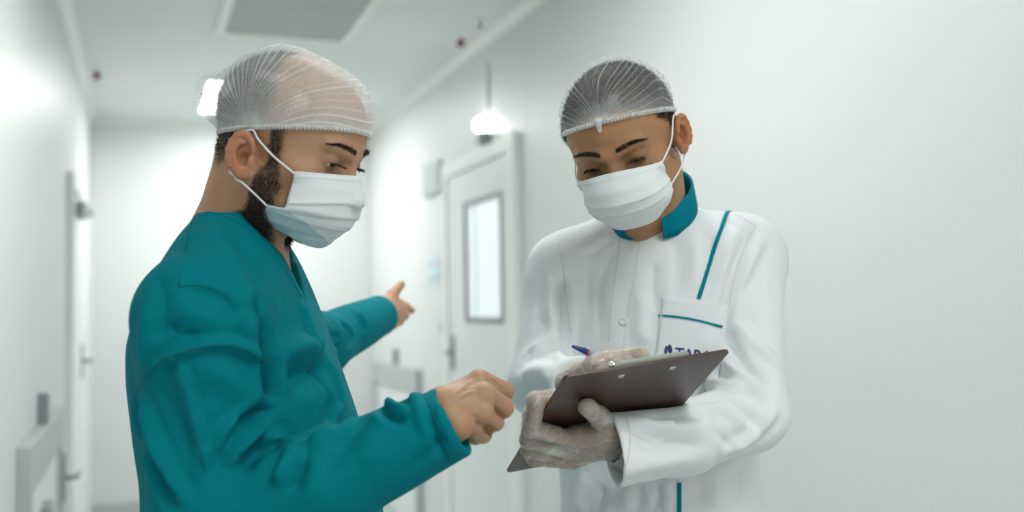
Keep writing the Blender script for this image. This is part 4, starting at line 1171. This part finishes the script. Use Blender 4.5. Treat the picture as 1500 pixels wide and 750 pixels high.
        for dx, dy in ((1, 1), (1, -1), (-1, 1), (-1, -1)):
            c_ = l + n_ * .0023 + x_ * dx * .0013 + y_ * dy * .0013; mesh_obj('thread_hole', *tube_geo([c_, c_ + n_ * .0003], .0005, 8), 'pale_grey', b_)
    # stand collar: teal inside a white coat
    cc = P(955, 306, 1.612); up_ = nrm(np.array((0, 0, 1.0)) + tf * .62); fx = nrm(tf - up_ * (tf @ up_)); rx = np.cross(fx, up_)
    VV, F = [], []; n = 60; rows = ((-.018, .004), (.0, .004), (.018, .002), (.032, .0), (.032, -.0035), (.015, -.001), (-.018, .0005))
    for a in np.linspace(math.radians(20), math.radians(340), n):      # open at the front
        hgt = 1.0 + .35 * (0.5 - 0.5 * math.cos(a))
        taper = min(1, (a - math.radians(8)) / .5, (math.radians(352) - a) / .5)
        for z_, o_ in rows:
            zz_ = z_ * (hgt * (0.45 + .55 * taper) if z_ > 0 else 1)
            VV.append(cc + (fx * math.cos(a) * .073 + rx * math.sin(a) * .069) * (1 + (o_) / .068) + up_ * zz_)
    m = len(rows)
    for i in range(n - 1):
        for j in range(m): F.append([i * m + j, i * m + (j + 1) % m, (i + 1) * m + (j + 1) % m, (i + 1) * m + j])
    F += [list(range(m)), [(n - 1) * m + j for j in range(m)][::-1]]
    mesh_obj('collar', VV, F, 'teal_trim', ct, True)
    # ---- his left hand on the back of the board, fingers round the left edge
    ob = on_board
    W_ = w1 + d1_ * .02 + cT * .0
    W_ = P(888, 644, 1.335)
    mc = [ob(834, 624, .020), ob(826, 638, .021), ob(828, 650, .020), ob(834, 660, .018)]
    pp = [ob(776, 617, .010), ob(771, 634, .010), ob(772, 650, .010), ob(779, 662, .010)]
    dd = [ob(789, 600, -.013), ob(783, 622, -.014), ob(781, 640, -.014), ob(785, 655, -.014)]
    tt = [ob(815, 598, -.016), ob(806, 620, -.016), ob(800, 640, -.016), ob(800, 655, -.016)]
    rad = [.0112, .0112, .0106, .0095]
    def hand(mc, pp, dd, tt, rad, W, thumb, wristdir, fl_n):
        k = SD().add(f_ecap(W + wristdir * .06, W, .025, .026, fl_n, .75))
        cm = sum(mc) / 4
        for i, m_ in enumerate(mc): k.add(f_cap(W + (m_ - cm) * .5, m_ + (W - m_) * .08, .016, rad[i] * 1.05), .014)
        for i in range(4): k.add(chain([mc[i], pp[i], dd[i], tt[i]], [rad[i], rad[i] * .95, rad[i] * .88, rad[i] * .8], .004), .0035)
        k.add(thumb, .014)
        return k
    wd = nrm(m1 - w1)
    thumb = chain([P(885, 632, 1.335), ob(893, 612, .016), ob(873, 596, .015), ob(856, 584, .012)], [.019, .0145, .0115, .0108], .008)
    hL = hand(mc, pp, dd, tt, rad, W_, thumb, wd, cT)
    hL.add(f_cap(ob(876, 622, .022), ob(838, 622, .016), .015, .012), .012)
    lV, lQ = sdf_mesh(hL, *bounds([W_ + wd * .07, *mc, *pp, *dd, *tt, ob(856, 582, .012), P(893, 612, 1.3)], .04), .0019)
    # ---- his right hand writing, above the sheet, seen over the top edge
    Wr = P(846, 561, 1.385)
    hb = lambda u_, v_, n_: bpt(u_, v_, -n_)
    mR = [P(905, 525, 1.355), P(893, 527, 1.335), P(880, 530, 1.330), P(868, 535, 1.335)]
    pR_ = [P(938, 521, 1.33), P(915, 530, 1.300), P(900, 533, 1.295), P(884, 538, 1.300)]
    dR = [P(935, 534, 1.345), P(922, 543, 1.325), P(903, 548, 1.32), P(886, 552, 1.325)]
    tR = [P(922, 545, 1.36), P(912, 552, 1.345), P(896, 556, 1.34), P(880, 558, 1.345)]
    thR = chain([P(868, 540, 1.385), P(905, 531, 1.385), P(930, 527, 1.375), P(940, 534, 1.362)], [.015, .013, .011, .009], .006)
    hR = hand(mR, pR_, dR, tR, [.0112, .0115, .011, .010], Wr, thR, nrm(e2 - w2), cU)
    rV, rQ = sdf_mesh(hR, *bounds([Wr + nrm(e2 - w2) * .07, *mR, *pR_, *dR, *tR], .045), .0022)
    # ---- skin
    nV, nQ = sdf_mesh(neck, *bounds([P(815, 90, 1.47), P(1010, 350, 1.47), P(930, 200, 1.34), P(930, 300, 1.7)], .03), .0021)
    q = hd.L(nV); skin = np.array((.40, .205, .098)); c = np.tile(skin, (len(nV), 1))
    ear = sstep(np.abs(q[:, 0]), .073, .082) * (q[:, 2] > -.04) * (np.abs(q[:, 1]) < .04)
    c = c * (1 - ear[:, None] * (1 - np.array((1.15, .92, .85))))
    eyez = np.exp(-(((np.abs(q[:, 0]) - .032) / .017) ** 2 + ((q[:, 2] - .014) / .012) ** 2)) * (q[:, 1] > .06)
    c *= 1 - eyez[:, None] * np.array((.30, .33, .33))
    def hairw(q):
        x, y, z = np.abs(q[:, 0]), q[:, 1], q[:, 2]
        top_edge = np.interp(z, [-.05, .0, .03, .05, .07, .085, .10], [-.05, -.02, .012, .045, .058, .085, .2])
        er = sstep(x, .073, .082) * (z > -.04) * (np.abs(y) < .04)
        return (1 - sstep(y, top_edge - .006, top_edge + .006)) * sstep(z, -.05, -.015) * (1 - er)
    hw = hairw(q); c *= 1 - hw[:, None] * .95 * np.array((.88, .90, .92))
    stub = (1 - sstep(q[:, 2], -.06, -.035)) * (q[:, 1] > .01) * (q[:, 2] > -.14); c *= 1 - stub[:, None] * .35
    hcl = np.tile(np.array((.42, .265, .180)), (len(lV), 1)); hcr = np.tile(np.array((.42, .265, .180)), (len(rV), 1))
    core = SD().add(f_loft([(*np.array(s[:3]), s[3] - .03, s[4] - .03) for s in st[3:]], tu, tf, 2.1))
    core.add(f_cap(P(960, 362, 1.66), s1, .03, .03), .02).add(f_cap(s1, e1, .032, .027), .02).add(f_cap(e1, W_ + wd * .03, .025, .022), .02).add(f_cap(P(960, 362, 1.66), s2, .03, .03), .02).add(f_cap(s2, e2, .030, .024), .02).add(f_cap(e2, Wr, .022, .022), .02)
    hip = np.array(st[-1][:3])
    for q_ in (-1, 1):
        h0 = hip + tu * q_ * .09; h0[2] += .05
        core.add(f_cap(h0, (h0[0], h0[1], .48), .072, .05), .03).add(f_cap((h0[0], h0[1], .48), (h0[0], h0[1], .09), .05, .034), .02)
    l2, h2 = lo.copy(), hi.copy(); l2[2] = .03
    cV, cQ = sdf_mesh(core, l2, h2, .014)
    BV, BQ, BC = join([(nV, nQ, c), (lV, lQ, hcl), (rV, rQ, hcr), (cV, cQ, np.tile(skin, (len(cV), 1)))])
    body = mesh_obj('body', BV, BQ, 'skin', root, True); set_col(body, BC)
    for q_ in (-1, 1): eyeball(hd, body, q_, (0, .8, -.6))
    brows(hd, root, nV, 700, 1, 13); lashes(hd, root, 15, -.55)
    pR, nR = scatter(nV, nQ, lambda c_: hairw(hd.L(c_)), 15000, 19)
    dr = nrm_rows(nR * .8 + hd.R[:, 1] * .35 - hd.R[:, 2] * .1 + rng.normal(size=nR.shape) * .3); zz = hd.L(pR)[:, 2]
    strands('hair', pR, dr, rng.uniform(.6, 1.0, len(pR)) * np.interp(zz, [-.05, 0.02, .06], [.0025, .004, .007]), .0004, 'beard_dark', root, .3)
    # ---- gloves
    def glove(V, Q, k, cut, seed, wr_, dirn):
        N = vnormals(V, Q); wv = snoise(V, 150, seed) * .0007 + np.abs(snoise(V, 320, seed + 1)) * .0007
        V2 = V + N * (.0011 + np.maximum(wv, -.0003))[:, None]
        s = (V - wr_) @ dirn; keep = s[Q].max(1) < cut
        used = np.unique(Q[keep]); mp = -np.ones(len(V), int); mp[used] = np.arange(len(used))
        g = mesh_obj('glove', V2[used], mp[Q[keep]], 'glove_film', root, True)
        cr = np.clip(snoise(V2[used] * (1, 1, 2.2), 55, seed + 2) * 1.4 - .45, 0, 1) * .5 + np.clip(1 - np.abs(snoise(V2[used] * (1, 1, 1.8), 110, seed + 4)) * 7, 0, 1) * .22
        set_f(g, cr, 'crest'); return g
    g1 = glove(lV, lQ, hL, .045, 31, W_, wd)
    glove(rV, rQ, hR, .045, 41, Wr, nrm(e2 - w2))
    # loose glove cuff hanging under the left wrist
    gc = []; ns_ = 40
    for t_, rr_, dx in ((0, .030, 0), (.4, .034, .3), (.75, .037, .7), (1, .039, 1.0)):
        c_ = W_ + wd * (.008 + .035 * t_) - cU * .016 * t_
        ax = np.cross(wd, cU); ax = nrm(ax); ay = np.cross(ax, wd)
        for a in np.linspace(0, 2 * math.pi, ns_, endpoint=False):
            r_ = rr_ * (1 + .05 * t_ * math.sin(a * 7 + 1) + .035 * math.sin(a * 13))
            gc.append(c_ + ax * math.cos(a) * r_ * .85 + ay * math.sin(a) * r_ * 1.05)
    F = [[i * ns_ + j, i * ns_ + (j + 1) % ns_, (i + 1) * ns_ + (j + 1) % ns_, (i + 1) * ns_ + j] for i in range(3) for j in range(ns_)]
    g = mesh_obj('glove_cuff', gc, F, 'glove_film', g1, True); set_f(g, np.full(len(gc), .4), 'crest')
    # ---- cap and mask
    make_cap(hd, root, math.radians(19), (0, -.004, .044), 24, .005, lambda d: .012 * np.clip(-d[:, 1] - .2, 0, 1) + .001 * np.clip(d[:, 2], 0, 1), True, 17)
    ctr = ((0, .1085, .008), (.2, .127, -.014), (.38, .130, -.032), (.62, .122, -.052), (.85, .106, -.070), (1, .086, -.079))
    side = ((0, .072, -.004), (.5, .062, -.042), (.7, .056, -.055), (1, .056, -.076))
    X = ((0, .056), (.45, .062), (.7, .060), (1, .043))
    mask, G = make_mask(hd, root, ctr, side, X, (2, 2, 2, 2), ('mask_white',), ((.40, .0026, .02), (.60, .0028, -.02), (.78, .0022, -.05)), 27)
    n = G.shape[1]
    for s_, e in ((1, -1), (-1, 0)):
        c1, c2 = G[e, 2], G[e, int(n * .55)]; xe = .080 if s_ < 0 else .070; xo = .005 if s_ < 0 else 0
        ear_loop(hd, mask, [c1, c1 * .5 + np.array((s_ * xe, .008, .030)) * .5 + np.array((s_ * xo, 0, 0)), (s_ * xe, .004, .034), (s_ * (xe + .002), -.014, .028)])
        ear_loop(hd, mask, [c2, c2 * .5 + np.array((s_ * (xe - .002), .000, -.024)) * .5 + np.array((s_ * xo, 0, 0)), (s_ * xe, -.006, -.026), (s_ * xe, -.018, -.020)])
    MS = Surf(np.array([v.co[:] for v in mask.data.vertices]) + ORG[root.name], np.array([list(q_.vertices) for q_ in mask.data.polygons]))
    for k_ in range(7):                                              # faint worn print on the mask
        x_ = 857 + k_ * 3.0; l, n_ = MS.hit(x_, 268.5 - k_ * .55); l2_, _ = MS.hit(x_ + 2.0, 268.1 - k_ * .55); l3_, _ = MS.hit(x_ + 2.2, 264.8 - k_ * .55); l4_, _ = MS.hit(x_ + .2, 265.2 - k_ * .55)
        V_, F_ = slab([a + n_ * .0006 for a in (l, l2_, l3_, l4_)], -n_, -.0004); mesh_obj('print_mark', V_, F_, 'mask_print', mask)
    # ---- legs below the frame
    tr = SD()
    for q_ in (-1, 1):
        h0 = hip + tu * q_ * .095; h0[2] += .06
        tr.add(f_cap(h0, (h0[0], h0[1], .5), .095, .078), .02).add(f_cap((h0[0], h0[1], .5), (h0[0], h0[1], .05), .078, .072), .02)
    tr.cut(f_plane((0, 0, .075), (0, 0, -1)), .004).cut(f_plane((0, 0, hip[2] + .02), (0, 0, 1)), .01)
    l3, h3 = bounds([hip + tu * .2, hip - tu * .2, hip], .12); l3[2] = .05; h3[2] = hip[2] + .04
    tV, tQ = sdf_mesh(tr, l3, h3, .01); mesh_obj('trousers', tV, tQ, 'white_trousers', root, True)
    for q_ in (-1, 1): shoe(root, hip + tu * q_ * .095, tf)
    # ---- pen in the writing hand
    a_, b_ = P(838, 507, 1.335), P(884, 525, 1.348); dn = nrm(b_ - a_); pe = empty('pen', a_); tag(pe, 'blue ballpoint pen held in the writing hand above the clipboard', 'pen')
    def seg(nm, t0, t1, r0, r1, mat, par=pe):
        V_, F_ = tube_geo([a_ + dn * t0, a_ + dn * (t0 + .0006), a_ + dn * (t1 - .0006), a_ + dn * t1], [r0 * .7, r0, r1, r1 * .8], 14); return mesh_obj(nm, V_, F_, mat, par, True)
    cp = seg('cap', 0, .022, .0020, .0044, 'pen_blue'); seg('band', .022, .0255, .0046, .0046, 'pen_red'); seg('barrel', .0255, .120, .0042, .0040, 'pen_clear'); seg('tip', .120, .135, .0034, .0010, 'pen_blue')
    return root
_t0 = _t.time(); build_right(); print('right', _t.time() - _t0)
